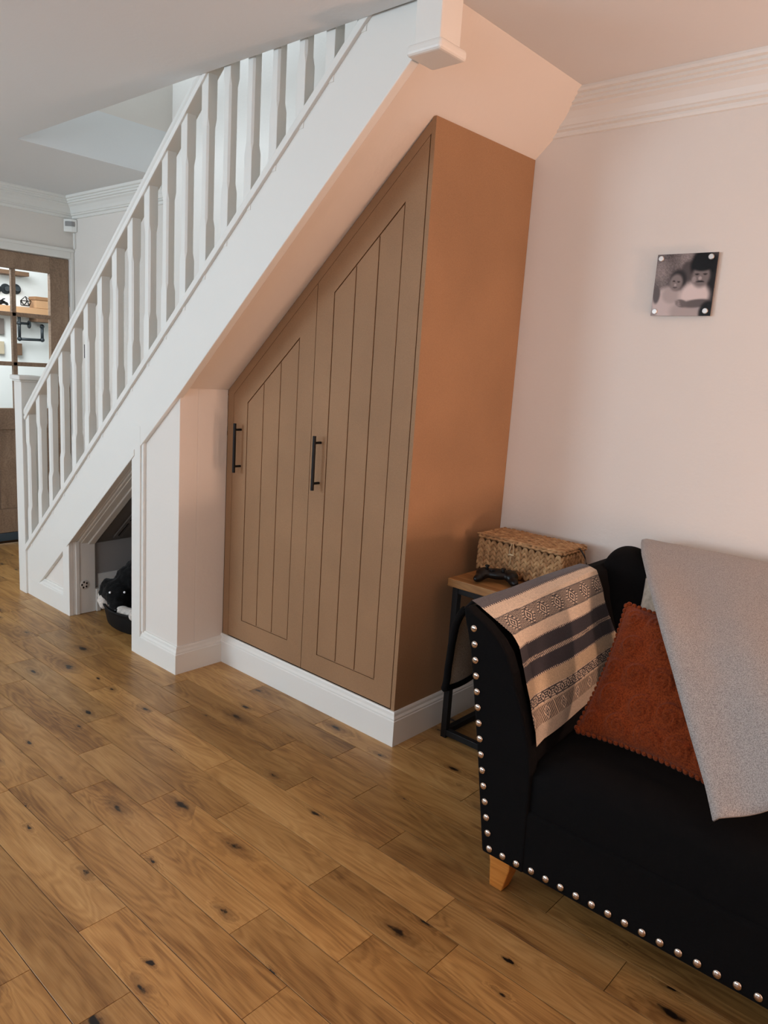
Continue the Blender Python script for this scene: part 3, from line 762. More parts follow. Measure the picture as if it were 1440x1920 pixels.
def resample(pts, n):
    pts = [Vector(p) for p in pts]; d = [0]
    for a, b in zip(pts, pts[1:]): d.append(d[-1] + (b-a).length)
    out = []; seg = 0
    for k in range(n+1):
        s = d[-1]*k/n
        while seg < len(d)-2 and d[seg+1] < s: seg += 1
        t = (s-d[seg])/max(1e-9, d[seg+1]-d[seg]); out.append(pts[seg].lerp(pts[seg+1], t))
    return out, d
def throw_color(s, v, rnd):
    """s metres from the arm crest towards the seat, v metres along the arm from the front hem"""
    CREAM = (208, 192, 172); GREY = (88, 87, 92); DARK = (50, 47, 54); MID = (140, 134, 128)
    def hatch(sc, a=CREAM, b=DARK): return a if (int(s/sc) + int(v/sc)) % 2 else b
    c = CREAM
    if s < -0.10: c = CREAM
    elif s < 0.036: c = GREY
    elif s < 0.040: c = DARK if int(v/0.005) % 2 else CREAM
    elif s < 0.078: c = CREAM
    elif s < 0.139:
        P = 0.088; q = (v-0.012) % P - P/2; dd = abs(q)*1.0 + abs(s-0.1085)
        if v < 0.61 and dd < 0.0260:
            k = dd/0.0260; c = DARK if (0.20 < k < 0.46 or 0.70 < k < 0.95) else CREAM
        elif v < 0.61 and dd < 0.036: c = CREAM if int((s+0.5)/0.004) % 2 else DARK
        else: c = hatch(0.0036, (178, 164, 148), DARK)
        if s < 0.082 or s > 0.135: c = DARK if int(v/0.004) % 2 else MID
    elif s < 0.174: c = CREAM
    elif s < 0.178: c = DARK if int(v/0.005) % 2 else CREAM
    elif s < 0.268:
        c = DARK
        zz = 0.223 + 0.003*(1 if int(v/0.0045) % 2 else -1)
        if abs(s-zz) < 0.0026: c = CREAM
    elif s < 0.272: c = DARK if int(v/0.005) % 2 else CREAM
    elif s < 0.310: c = (190, 170, 142)
    elif s < 0.342:
        P = 0.036; q = (v % P) - P/2; dd = abs(q)+abs(s-0.326); k = dd/0.016
        c = CREAM if (0.35 < k < 0.62 or (k > 1 and int(s/0.003) % 2)) else DARK
    elif s < 0.346: c = (190, 172, 150)
    elif s < 0.388:
        P = 0.095; q = (v-0.05) % P - P/2; dd = abs(q)*1.1+abs(s-0.367); k = dd/0.019
        if k < 1: c = DARK if (k < 0.25 or 0.45 < k < 0.7) else CREAM
        else: c = DARK if int((v*1.0-s*0.4)/0.0040) % 2 else (190, 172, 150)
    else: c = (178, 166, 150)
    f = 1 + 0.10*rnd
    return srgb('%02x%02x%02x' % tuple(int(max(0, min(255, q*f))) for q in c))
TH = thing('striped_throw', 'cream and charcoal striped throw with diamond bands over the sofa arm', 'throw', (-1.0, 1.95, 0.44))
NU, NV = 400, 400
Y0T, Y1T = 1.645, 2.265
vs_, fs, cols = [], [], []; rp = random.Random(5)
for j in range(NV+1):
    v = j/NV; sec, d = resample(throw_section(v), NU)
    base = throw_section(v); crest_len = sum((Vector(b)-Vector(a)).length for a, b in zip(base[:6], base[1:7]))
    tot = d[-1]
    for i in range(NU+1):
        s = tot*i/NU - crest_len
        p_ = sec[i]; wob = 0.003*sin(v*9+i*0.03)*(1 if s > 0.1 else 0.5) + (0.006*sin(v*14) * max(0, (-s-0.05)/0.3))
        yv = Y0T + (Y1T-Y0T)*v
        if s < -0.05: yv += (0.045)*min(1, (-s-0.05)/0.25)*(1-v)      # outer drop hangs back from the front
        if s > 0.15: yv += -0.025*(s-0.15)/0.27*(1-v) + 0.0*v
        lap = 0.012*max(0, 1-v/0.10)*smoothstep(0.02, 0.16, s)     # the front corner laps over the arm facing
        vs_.append((p_.x+0.004+wob+lap, yv, p_.y+0.004+lap*0.35))
        cols.append(throw_color(s, (Y1T-Y0T)*v, rp.uniform(-1, 1)))
for j in range(NV):
    for i in range(NU):
        a = j*(NU+1)+i; fs.append((a, a+1, a+NU+2, a+NU+1))
me = bpy.data.meshes.new('woven_face'); org = Vector((-1.0, 1.95, 0.44))
me.from_pydata([Vector(c)-org for c in vs_], [], fs); ca = me.color_attributes.new('print', 'FLOAT_COLOR', 'POINT')
ca.data.foreach_set('color', [q for c in cols for q in c])
me.materials.append(attr_mat('woven_throw', 0.95, 0.5, 0.15))
for p_ in me.polygons: p_.use_smooth = True
link_mesh('woven_face', me, org, TH)
# pale knitted backing just inside the outer drop, with its dark binding
def tv(i, j): return Vector(vs_[j*(NU+1)+i])
bm = bmesh.new(); grid = []
I1 = int(NU*0.42)
for i in range(0, I1+1, 5):
    grid.append([bm.verts.new(tv(i, j)+Vector((0.006, 0, -0.002))) for j in range(0, NV+1, 10)])
for A, B in zip(grid, grid[1:]):
    for k in range(len(A)-1): bm.faces.new((A[k], A[k+1], B[k+1], B[k]))
finish('knit_backing', bm, M_KNIT, TH, smooth=True)
bm = bmesh.new()
tube(bm, [tv(i, 0)+Vector((0.004, 0.006, 0)) for i in range(0, int(NU*0.40), 8)], 0.011, 8)
tube(bm, [tv(0, j)+Vector((0.004, 0, 0.004)) for j in range(0, NV+1, 10)], 0.011, 8)
finish('dark_binding', bm, M_VELVET, TH, smooth=True)

# ------------------------------------------------------------------ cushions
def cushion(bm, W, H, T, nu=48, amp=None, edge=0.0, rnd=None):
    """pillow in its own plane: local x width, z height, y thickness (front is -y)"""
    F, B = [], []
    def pos(u, v, s):
        x, z = (u-0.5)*W, (v-0.5)*H
        px, pz = 2*u-1, 2*v-1
        th = T/2*max(0, (1-abs(px)**2.6))**0.55*max(0, (1-abs(pz)**2.6))**0.55
        pinch = 1 - 0.07*(1-abs(px)**2)*abs(pz)**3
        pinch2 = 1 - 0.07*(1-abs(pz)**2)*abs(px)**3
        a = amp(u, v) if (amp and s < 0) else 0.0
        border = min(1, 8*min(u, 1-u), 8*min(v, 1-v))
        return Vector((x*pinch2, s*th + (-a*border if s < 0 else 0), z*pinch))
    for s, G in ((-1, F), (1, B)):
        for i in range(nu+1):
            G.append([bm.verts.new(pos(i/nu, j/nu, s)) for j in range(nu+1)])
    for i in range(nu):
        for j in range(nu):
            bm.faces.new((F[i][j], F[i+1][j], F[i+1][j+1], F[i][j+1])); bm.faces.new((B[i][j], B[i][j+1], B[i+1][j+1], B[i+1][j]))
    bmesh.ops.remove_doubles(bm, verts=bm.verts[:], dist=0.0006)
    return pos
rr_ = random.Random(4)
ROSES = []
for a in range(5):
    for b in range(5):
        ROSES.append((0.10+a*0.20+(0.10 if b % 2 else 0)+rr_.uniform(-0.02, 0.02), 0.10+b*0.195+rr_.uniform(-0.02, 0.02), rr_.uniform(0.085, 0.11), rr_.uniform(0, 6)))
def rose_amp(u, v):
    best = 0.0
    for cx, cy, r, ph in ROSES:
        d = sqrt((u-cx)**2 + (v-cy)**2)
        if d < r:
            a = atan2(v-cy, u-cx); q = d/r
            best = max(best, 0.012*(1-q**4) + 0.0060*sin(q*15 + a*2 + ph)*(1-q**3))
    return best
def place(bm, bl, br_, tl):
    """map the pillow plane so that its lower left, lower right and upper left corners land on the given points"""
    bl, br_, tl = Vector(bl), Vector(br_), Vector(tl)
    ux = (br_-bl).normalized(); uz = (tl-bl); uz = (uz - ux*uz.dot(ux)).normalized(); uy = uz.cross(ux)
    c = (br_+tl)/2
    M = Matrix(((ux.x, uy.x, uz.x, c.x), (ux.y, uy.y, uz.y, c.y), (ux.z, uy.z, uz.z, c.z), (0, 0, 0, 1)))
    bmesh.ops.transform(bm, matrix=M, verts=bm.verts[:]); return M
RC = thing('rust_cushion', 'rust orange plush cushion with embossed roses leaning in the sofa corner', 'cushion', (-0.6, 1.9, 0.44))
cbl, cbr, ctl = (-0.805, 1.800, 0.452), (-0.400, 1.770, 0.462), (-0.838, 2.020, 0.770)
bm = bmesh.new(); Wc = (Vector(cbr)-Vector(cbl)).length; Hc = (Vector(ctl)-Vector(cbl)).length
cushion(bm, Wc, Hc, 0.11, 84, rose_amp)
Mc = place(bm, cbl, cbr, ctl)
finish('cover', bm, M_RUST, RC, smooth=True)
bm = bmesh.new()     # scalloped plush edge
for side in range(4):
    for k in range(26):
        t = (k+0.5)/26
        u, v = ((t, 0), (1, t), (1-t, 1), (0, 1-t))[side]
        px, pz = 2*u-1, 2*v-1
        x = (u-0.5)*Wc*(1-0.07*(1-pz**2)*abs(px)**3); z = (v-0.5)*Hc*(1-0.07*(1-px**2)*abs(pz)**3)
        ellipsoid(bm, Mc @ Vector((x, 0, z)), (0.0085, 0.0065, 0.0085), 8, 6)
e_ = finish('scalloped_edge', bm, M_RUST, RC, smooth=True); e_['kind'] = 'stuff'
bm = bmesh.new()
cushion(bm, 0.40, 0.38, 0.11, 40, lambda u, v: 0.006*sin(u*40+3*sin(v*23))*sin(v*31+2*sin(u*19)))
place(bm, (-0.845, 2.115, 0.462), (-0.46, 2.100, 0.468), (-0.872, 2.255, 0.795))
tag(finish('cream_cushion', bm, M_CREAM, smooth=True), 'crumpled cream cushion peeping out above the rust cushion', 'cushion')

# ------------------------------------------------------------------ heather grey blanket over the sofa back
PATH = [(2.585, 0.5), (2.59, 0.68), (2.575, 0.79), (2.53, 0.846), (2.47, 0.862), (2.4, 0.864), (2.3, 0.852), (2.15, 0.824), (2.0, 0.79), (1.9, 0.75), (1.81, 0.68), (1.74, 0.58), (1.68, 0.495), (1.635, 0.452)]
XLFT = [-1.0, -1.0, -1.0, -0.995, -0.975, -0.948, -0.902, -0.819, -0.731, -0.664, -0.587, -0.508, -0.439, -0.403]
NBU, NBV = 70, 60
pp = []
P3 = [Vector((a, b[0], b[1])) for a, b in zip(XLFT, PATH)]
dl = [0]
for a, b in zip(P3, P3[1:]): dl.append(dl[-1] + (b-a).length)
def path_at(s):
    k = 0
    while k < len(dl)-2 and dl[k+1] < s: k += 1
    t = (s-dl[k])/(dl[k+1]-dl[k]); return P3[k].lerp(P3[k+1], max(0, min(1, t)))
bm = bmesh.new(); grid = []
for i in range(NBU+1):
    u = i/NBU; X = u*0.95
    row = []
    cut = min(0.30, 0.55*X) if X > 0 else 0.0     # hem runs away diagonally from the front corner
    Lmax = dl[-1] - cut*0.95
    for j in range(NBV+1):
        v = j/NBV; s = Lmax*v; q = path_at(s)
        fold = 0.010*sin(u*24 + 2.0*v) * smoothstep(0.25, 0.9, v) + 0.006*sin(u*11-v*7)*smoothstep(0.2, 0.5, v)
        y = q.y - fold*0.6; z = q.z + fold*0.8 + 0.006
        x = q.x + X*(1.0 - 0.12*v)
        if i == 0: z -= 0.006
        row.append(bm.verts.new((x, y, z)))
    grid.append(row)
for A, B in zip(grid, grid[1:]):
    for k in range(NBV): bm.faces.new((A[k], B[k], B[k+1], A[k+1]))
bl_ = finish('grey_blanket', bm, M_HEATHER, smooth=True)
s_ = bl_.modifiers.new('solid', 'SOLIDIFY'); s_.thickness = 0.009; s_.offset = 1.0
tag(bl_, 'heather grey blanket draped over the sofa back down to the seat', 'blanket')

# ================================================================== SIDE TABLE, BASKET, CONTROLLER
TB = thing('side_table', 'small side table with honey wood top and black metal frame', 'table', (-1.34, 2.4, 0))
bm = bmesh.new(); box(bm, -1.578, -1.10, 2.195, 2.60, 0.606, 0.637); finish('top', bm, M_PINE, TB, bevel=0.003)
tx = (-1.562, -1.142); ty = (2.208, 2.565); q = 0.025
for x in tx:
    for y in ty:
        bm = bmesh.new(); box(bm, x, x+q, y, y+q, 0, 0.606); finish('leg', bm, M_BLACKMETAL, TB, bevel=0.002)
for y in ty:
    for z in (0.581, 0.010):
        bm = bmesh.new(); box(bm, tx[0]+q, tx[1], y+0.001, y+q-0.001, z, z+0.0245); finish('rail', bm, M_BLACKMETAL, TB, bevel=0.002)
for x in tx:
    for z in (0.581, 0.010):
        bm = bmesh.new(); box(bm, x+0.001, x+q-0.001, ty[0]+q, ty[1], z, z+0.0245); finish('rail', bm, M_BLACKMETAL, TB, bevel=0.002)

M_HYA, nt_, b_ = new_mat('water_hyacinth')
g_ = N(nt_, 'ShaderNodeNewGeometry'); n_ = N(nt_, 'ShaderNodeTexNoise'); n_.inputs['Scale'].default_value = 48; n_.inputs['Detail'].default_value = 4
L(nt_, g_.outputs['Position'], n_.inputs['Vector'])
L(nt_, ramp(nt_, n_.outputs['Fac'], [(0.28, lin(128, 94, 60)), (0.5, lin(170, 130, 88)), (0.72, lin(198, 162, 116))]), b_.inputs['Base Color'])
b_.inputs['Roughness'].default_value = 0.75
BK = thing('woven_basket', 'lidded rectangular basket of plaited straw on the side table', 'basket', (-1.40, 2.47, 0.637))
BX0, BX1, BY0, BY1, BZ0, BZ1 = -1.580, -1.222, 2.385, 2.560, 0.638, 0.765
bm = bmesh.new(); box(bm, BX0+0.006, BX1-0.006, BY0+0.006, BY1-0.006, BZ0, BZ1)
finish('core', bm, solid('basket_core', lin(96, 68, 42), 0.9), BK)
rb = random.Random(9)
def plait(bm, p0, along, upv, nrm, n_col, n_row, w_, h_):
    """chevron plaits: columns of slanting strands on one face"""
    for c in range(n_col):
        for r in range(n_row):
            for s in (-1, 1):
                cen = p0 + along*((c+0.5)*w_ + s*w_*0.24) + upv*((r+0.5)*h_) + nrm*(0.004+rb.uniform(-0.001, 0.001))
                d = (upv*1.0 + along*s*(-0.55+rb.uniform(-0.08, 0.08))).normalized(); t = nrm; b = d.cross(t)
                R3 = Matrix((d, b, t)).transposed()
                ellipsoid(bm, cen, (h_*0.95, w_*0.27, 0.0055), 8, 6, R3)
X_, Y_, Z_ = Vector((1, 0, 0)), Vector((0, 1, 0)), Vector((0, 0, 1))
bm = bmesh.new()
HS = BZ1-BZ0-0.010
plait(bm, Vector((BX0, BY0+0.004, BZ0+0.010)), X_, Z_, -Y_, 13, 6, (BX1-BX0)/13, HS/6)
plait(bm, Vector((BX1-0.004, BY0, BZ0+0.010)), Y_, Z_, X_, 7, 6, (BY1-BY0)/7, HS/6)
plait(bm, Vector((BX0+0.004, BY0, BZ0+0.010)), Y_, Z_, -X_, 7, 6, (BY1-BY0)/7, HS/6)
wv = finish('plaited_sides', bm, M_HYA, BK, smooth=True); wv['kind'] = 'stuff'
bm = bmesh.new(); box(bm, BX0-0.003, BX1+0.003, BY0-0.004, BY1+0.003, BZ1+0.001, BZ1+0.016)
lid = finish('lid', bm, solid('lid_core', lin(120, 82, 50), 0.9), BK, bevel=0.006, seg=3)
bm = bmesh.new()
plait(bm, Vector((BX0-0.003, BY0-0.003, BZ1+0.0135)), Y_, X_, Z_, 9, 18, (BY1-BY0+0.006)/9, (BX1-BX0+0.006)/18)
w2 = finish('plaited_top', bm, M_HYA, lid, smooth=True); w2['kind'] = 'stuff'
bm = bmesh.new()   # rope edge round the lid
for ya, xa, xb in ((BY0-0.005, BX0, BX1), (BY1+0.004, BX0, BX1)):
    pts = [(xa+(xb-xa)*k/60, ya+0.002*sin(k*1.4), BZ1+0.010+0.002*cos(k*1.4)) for k in range(61)]; tube(bm, pts, 0.0055, 6)
for xa in (BX0-0.004, BX1+0.004):
    pts = [(xa+0.002*sin(k*1.4), BY0+(BY1-BY0)*k/30, BZ1+0.010+0.002*cos(k*1.4)) for k in range(31)]; tube(bm, pts, 0.0055, 6)
finish('lid_rope', bm, M_HYA, lid, smooth=True)
bm = bmesh.new()   # string toggle on the front
cx = -1.425
tube(bm, [(cx-0.003, BY0-0.010, BZ1+0.012), (cx-0.010, BY0-0.012, BZ1-0.025), (cx-0.006, BY0-0.013, BZ1-0.030), (cx+0.008, BY0-0.013, BZ1-0.030), (cx+0.009, BY0-0.012, BZ1-0.024), (cx+0.003, BY0-0.010, BZ1+0.012)], 0.0013, 6)
tube(bm, [(cx-0.012, BY0-0.012, BZ1-0.034), (cx+0.012, BY0-0.012, BZ1-0.033)], 0.003, 8)
tube(bm, [(cx, BY0-0.011, BZ1-0.036), (cx-0.004, BY0-0.010, BZ1-0.075)], 0.0012, 6)
finish('string_fastening', bm, solid('pale_string', lin(206, 186, 150), 0.9), BK, smooth=True)

GC = thing('game_controller', 'black game controller lying on the side table before the basket', 'controller', (-1.435, 2.30, 0.637))
Rz = Matrix.Rotation(math.radians(28), 3, 'Z')
def cpos(x, y, z): return Vector((-1.432, 2.300, 0.637)) + Rz @ Vector((x, y, z))
bm = bmesh.new()
ellipsoid(bm, cpos(0, 0.005, 0.030), (0.058, 0.034, 0.020), 20, 12, Rz)
for s in (-1, 1):
    ellipsoid(bm, cpos(s*0.052, -0.004, 0.028), (0.027, 0.034, 0.021), 16, 10, Rz)
    ellipsoid(bm, cpos(s*0.062, -0.034, 0.018), (0.018, 0.034, 0.016), 16, 10, Rz @ Matrix.Rotation(math.radians(s*22), 3, 'Z'))
    ellipsoid(bm, cpos(s*0.046, 0.032, 0.034), (0.024, 0.012, 0.010), 14, 8, Rz)
cb_ = finish('body', bm, solid('black_plastic', lin(11, 10, 11), 0.38, 0, 0.35), GC, smooth=True); remesh_blob(cb_, 0.004, 4)
cb_.data.materials.clear(); cb_.data.materials.append(bpy.data.materials['black_plastic'])
for sx, sy in ((-0.040, 0.010), (0.022, -0.012)):
    bm = bmesh.new(); c0 = cpos(sx, sy, 0.045)
    tube(bm, [c0, c0+Vector((0, 0, 0.008)), c0+Vector((0, 0, 0.009)), c0+Vector((0, 0, 0.013))], [0.005, 0.005, 0.009, 0.0085], 14)
    finish('thumb_stick', bm, M_BLACKMETAL, GC)
for k in range(4):
    c0 = cpos(0.044+0.011*cos(k*pi/2), 0.012+0.011*sin(k*pi/2), 0.044); bm = bmesh.new(); ellipsoid(bm, c0, (0.0045, 0.0045, 0.004), 10, 6)
    finish('button', bm, solid('button_grey', lin(50, 48, 48), 0.3), GC, smooth=True)
bm = bmesh.new()
for a in (0, 1):
    c0 = cpos(-0.020, -0.012, 0.047); d = Rz @ (Vector((0.011, 0, 0)) if a else Vector((0, 0.011, 0))); tube(bm, [c0-d, c0+d], 0.0035, 8)
finish('direction_pad', bm, M_BLACKMETAL, GC)

bm = bmesh.new(); tube(bm, [(-1.225, 2.50, 0.785), (-1.20, 2.48, 0.782), (-1.175, 2.465, 0.765), (-1.16, 2.46, 0.735), (-1.155, 2.47, 0.70), (-1.15, 2.50, 0.66), (-1.14, 2.55, 0.640)], 0.0028, 8)
tag(finish('charging_cable', bm, M_BLACKMETAL, smooth=True), 'thin black cable hanging off the lidded basket', 'cable')
bm = bmesh.new(); tube(bm, [(-1.50, 2.615, 0.20), (-1.47, 2.58, 0.14), (-1.43, 2.54, 0.10), (-1.36, 2.50, 0.085), (-1.25, 2.50, 0.08), (-1.10, 2.54, 0.05), (-1.0, 2.59, 0.004)], 0.0035, 8)
tag(finish('power_cable', bm, M_BLACKMETAL, smooth=True), 'black power cable sagging low behind the side table legs', 'cable')

# ================================================================== DOG IN ITS BED
BD = thing('dog_bed', 'oval black plastic dog bed lined with white fleece in the nook', 'dog bed', (-3.345, 2.06, 0))
bm = bmesh.new(); NS = 40; prof = [(0.88, 0.0), (0.92, 0.008), (0.98, 0.08), (1.0, 0.105), (1.02, 0.110), (1.02, 0.117), (0.97, 0.115), (0.92, 0.05), (0.88, 0.02)]
rings = []
for s, z in prof:
    ring = []
    for k in range(NS):
        a = 2*pi*k/NS; dip = 1 - (0.42*exp(-((a-(-pi/2)+0.0)/0.55)**2) if z > 0.08 else 0)
        a2 = a if a < pi else a-2*pi
        dip = 1 - (0.10*exp(-((a2+pi/2)/0.5)**2) if z > 0.08 else 0)
        ring.append(bm.verts.new((-3.345+0.305*s*cos(a), 2.06+0.245*s*sin(a), z*dip)))
    rings.append(ring)
for A, B in zip(rings, rings[1:]):
    for k in range(NS): bm.faces.new((A[k], A[(k+1) % NS], B[(k+1) % NS], B[k]))
bm.faces.new(rings[0][::-1]); bm.faces.new(rings[-1])
finish('shell', bm, solid('bed_black_plastic', lin(13, 13, 14), 0.7, 0, 0.3), BD, smooth=True)
bm = bmesh.new(); rl = random.Random(2)
for k in range(46):
    a = 2*pi*k/46; r_ = 0.78+rl.uniform(-0.05, 0.03)
    a2 = a if a < pi else a-2*pi
    ellipsoid(bm, (-3.345+0.300*r_*cos(a), 2.06+0.240*r_*sin(a), 0.090+rl.uniform(-0.008, 0.012)), (0.034, 0.034, 0.032), 8, 6)
for a, z, r_ in ((-2.40, 0.130, 0.030), (-2.28, 0.125, 0.036), (-2.15, 0.112, 0.034), (-2.05, 0.098, 0.028), (-1.05, 0.112, 0.030), (-0.93, 0.118, 0.034), (-0.80, 0.120, 0.032)):
    ellipsoid(bm, (-3.345+0.300*cos(a), 2.06+0.240*sin(a), z), (r_, r_, r_*0.9), 10, 8)
ellipsoid(bm, (-3.345, 2.06, 0.05), (0.25, 0.20, 0.05), 20, 10)
fl = finish('fleece', bm, M_FLEECE, BD, smooth=True); remesh_blob(fl, 0.011, 2); fl.data.materials.clear(); fl.data.materials.append(M_FLEECE)

DG = thing('dog', 'black dog curled in the oval bed with bright eyes looking out', 'dog', (-3.42, 2.05, 0.06))
hd = Vector((-3.478, 1.925, 0.152))            # head centre
look = Vector((0.80, -0.52, 0.10)).normalized(); side = Vector((0, 0, 1)).cross(look).normalized(); upd = look.cross(side)
Rh = Matrix((side, look, upd)).transposed()
def hp(s, f, u): return hd + side*s + look*f + upd*u
bm = bmesh.new()
ellipsoid(bm, hd, (0.084, 0.084, 0.074), 20, 14, Rh)
ellipsoid(bm, hp(0, 0.055, -0.018), (0.060, 0.058, 0.050), 16, 10, Rh)
ellipsoid(bm, hp(0, 0.088, -0.052), (0.040, 0.048, 0.036), 16, 10, Rh)
ellipsoid(bm, hp(0, 0.122, -0.070), (0.028, 0.024, 0.025), 12, 8, Rh)
for s in (-1, 1):      # dropped ears
    for k in range(6):
        t = k/5; ellipsoid(bm, hp(s*(0.058+0.030*t), -0.012, 0.048-0.085*t+0.02*sin(pi*t)), (0.020-0.004*t, 0.036-0.008*t, 0.026), 10, 8, Rh)
    ellipsoid(bm, hp(s*0.030, 0.060, 0.022), (0.020, 0.016, 0.012), 10, 8, Rh)
ellipsoid(bm, (-3.470, 2.005, 0.195), (0.100, 0.095, 0.095), 16, 12)     # neck
ellipsoid(bm, (-3.440, 2.070, 0.215), (0.140, 0.125, 0.130), 20, 14)     # shoulders
ellipsoid(bm, (-3.330, 2.120, 0.170), (0.170, 0.120, 0.115), 20, 14)     # trunk
ellipsoid(bm, (-3.215, 2.090, 0.150), (0.115, 0.120, 0.100), 20, 14)     # haunch
for k in range(8):     # tail round the side
    t = k/7; ellipsoid(bm, (-3.13+0.02*t-0.12*t*t, 2.05-0.16*t, 0.125-0.02*t), (0.030-0.012*t, 0.034, 0.026-0.008*t), 10, 8)
for s, (ox, oy) in ((1, (-3.40, 1.900)), (-1, (-3.31, 1.905))):   # fore legs folded forward
    for k in range(5):
        t = k/4; ellipsoid(bm, (ox+0.02*t-0.02, oy+0.10*(1-t), 0.105-0.012*t), (0.027, 0.040, 0.025), 10, 8)
    ellipsoid(bm, (ox, oy-0.015, 0.092), (0.030, 0.034, 0.020), 10, 8)
body = finish('body', bm, M_FUR, DG, smooth=True); remesh_blob(body, 0.008, 3)
dtex = bpy.data.textures.new('fur_tufts', 'CLOUDS'); dtex.noise_scale = 0.02
dm = body.modifiers.new('tufts', 'DISPLACE'); dm.texture = dtex; dm.strength = 0.016; dm.mid_level = 0.5
bake(body); body.data.materials.clear(); body.data.materials.append(M_FUR)
for p_ in body.data.polygons: p_.use_smooth = True
for s in (-1, 1):
    bm = bmesh.new(); ellipsoid(bm, hp(s*0.035, 0.094, 0.016), (0.0062, 0.0062, 0.0062), 12, 8)
    e_ = finish('eye', bm, solid('painted_eyeshine', (1, 1, 1, 1), 0.15, 0.0, 1.0), DG, smooth=True); e_['label'] = 'eye coloured white for its shine'  # plain white colour stands in for light reflected back by the eyes
bm = bmesh.new(); ellipsoid(bm, hp(0, 0.146, -0.066), (0.012, 0.008, 0.009), 12, 8, Rh); finish('nose', bm, solid('wet_nose', lin(10, 10, 11), 0.2), DG, smooth=True)

# ================================================================== SMALL FITTINGS
# vent strip on the nook ceiling
VT = thing('nook_vent', 'slim grey slotted strip on the sloping ceiling of the dog nook', 'vent', (-3.60, 2.0, 0.50))
def nook_ceil(x, y): return z_strl(x) - 0.006 + 0.026*(y-1.885)
bm = bmesh.new()
A = []
for x, y in ((-3.64, 1.985), (-3.30, 1.985), (-3.30, 2.025), (-3.64, 2.025)): A.append((x, y, nook_ceil(x, y)-0.012))
v = [bm.verts.new(c) for c in A] + [bm.verts.new((c[0], c[1], c[2]-0.010)) for c in A]
for f in ((0, 1, 2, 3), (7, 6, 5, 4), (0, 4, 5, 1), (1, 5, 6, 2), (2, 6, 7, 3), (3, 7, 4, 0)): bm.faces.new([v[i] for i in f])
finish('casing', bm, solid('vent_grey', lin(120, 117, 114), 0.6), VT)
for a, b in ((-3.62, -3.52), (-3.50, -3.40)):
    bm = bmesh.new(); tube(bm, [(a, 2.005, nook_ceil(a, 2.005)-0.023), (b, 2.005, nook_ceil(b, 2.005)-0.023)], 0.003, 6); finish('slot', bm, M_DARK, VT)
SK = thing('jamb_socket', 'small round white socket with dark holes on the nook jamb', 'socket', (-3.672, 1.835, 0.13))
bm = bmesh.new(); tube(bm, [(-3.676, 1.835, 0.16), (-3.668, 1.835, 0.16), (-3.666, 1.835, 0.16)], [0.024, 0.024, 0.020], 20); finish('plate', bm, solid('socket_white', lin(215, 208, 200), 0.4), SK)
for k in range(5):
    a = k*2*pi/5+0.5; bm = bmesh.new(); ellipsoid(bm, (-3.6655, 1.835+0.014*cos(a), 0.16+0.015*sin(a)), (0.0015, 0.005, 0.006), 8, 6); finish('hole', bm, M_DARK, SK)
PI = thing('motion_sensor', 'small white motion sensor with grey lens in the corner above the oak door', 'sensor', (XL+0.03, YW-0.03, 2.17))
bm = bmesh.new(); prism(bm, [(XL+0.002, YW-0.002), (XL+0.07, YW-0.002), (XL+0.055, YW-0.035), (XL+0.035, YW-0.055), (XL+0.002, YW-0.07)], 2.175, 2.262, 'z'); finish('housing', bm, M_GLOSS, PI, bevel=0.006, seg=3)
bm = bmesh.new(); prism(bm, [(XL+0.066, YW-0.018), (XL+0.062, YW-0.038), (XL+0.042, YW-0.060), (XL+0.020, YW-0.066)], 2.212, 2.244, 'z'); finish('lens', bm, solid('lens_grey', lin(150, 148, 146), 0.3), PI)
bm = bmesh.new(); box(bm, XL+0.028, XL+0.044, YW-0.012, YW-0.0005, 2.066, 2.172)
tag(finish('cable_trunking', bm, M_GLOSS, bevel=0.002), 'short white cable trunking below the motion sensor', 'trunking')
bm = bmesh.new(); box(bm, -5.205, -5.152, YW-0.012, YW-0.0005, 1.318, 1.414)
tag(finish('wall_switch', bm, M_BLACKMETAL, bevel=0.003), 'narrow black wall switch seen between the balusters', 'switch')

# ================================================================== HALL SHELVES BEHIND THE GLASS
HX = -7.0
M_SHELF = solid('pale_shelf_timber', lin(196, 152, 112), 0.6); M_PIPE = solid('dark_iron_pipe', lin(60, 66, 70), 0.45, 0.5)
M_BROWN = solid('dark_stained_board', lin(112, 84, 62), 0.6)
def hbox(name, label, cat, y0, y1, z0, z1, mat, x0=HX+0.001, x1=HX+0.16, bev=0.003, group=None):
    bm = bmesh.new(); box(bm, x0, x1, y0, y1, z0, z1); return tag(finish(name, bm, mat, bevel=bev), label, cat, group)
hbox('wall_shelf', 'dark timber shelf highest on the hall wall behind the door glass', 'shelf', 2.62, 2.958, 1.965, 2.0, M_BROWN)
hbox('wall_shelf', 'pale timber shelf at mid height on the hall wall behind the door glass', 'shelf', 2.45, 3.25, 1.650, 1.705, M_SHELF)
hbox('storage_box', 'dark drawer box hung under the pale hall shelf', 'box', 3.015, 3.17, 1.588, 1.648, M_BROWN, bev=0.004)
hb = thing('hall_basket', 'light wicker box with lid on the pale hall shelf', 'basket', (HX+0.09, 3.1, 1.706))
bm = bmesh.new(); box(bm, HX+0.02, HX+0.15, 3.012, 3.18, 1.706, 1.775); finish('body', bm, M_SHELF, hb, bevel=0.004)
bm = bmesh.new(); box(bm, HX+0.015, HX+0.155, 3.007, 3.185, 1.776, 1.806); finish('lid', bm, solid('wicker_lid', lin(160, 118, 82), 0.8), hb, bevel=0.004)
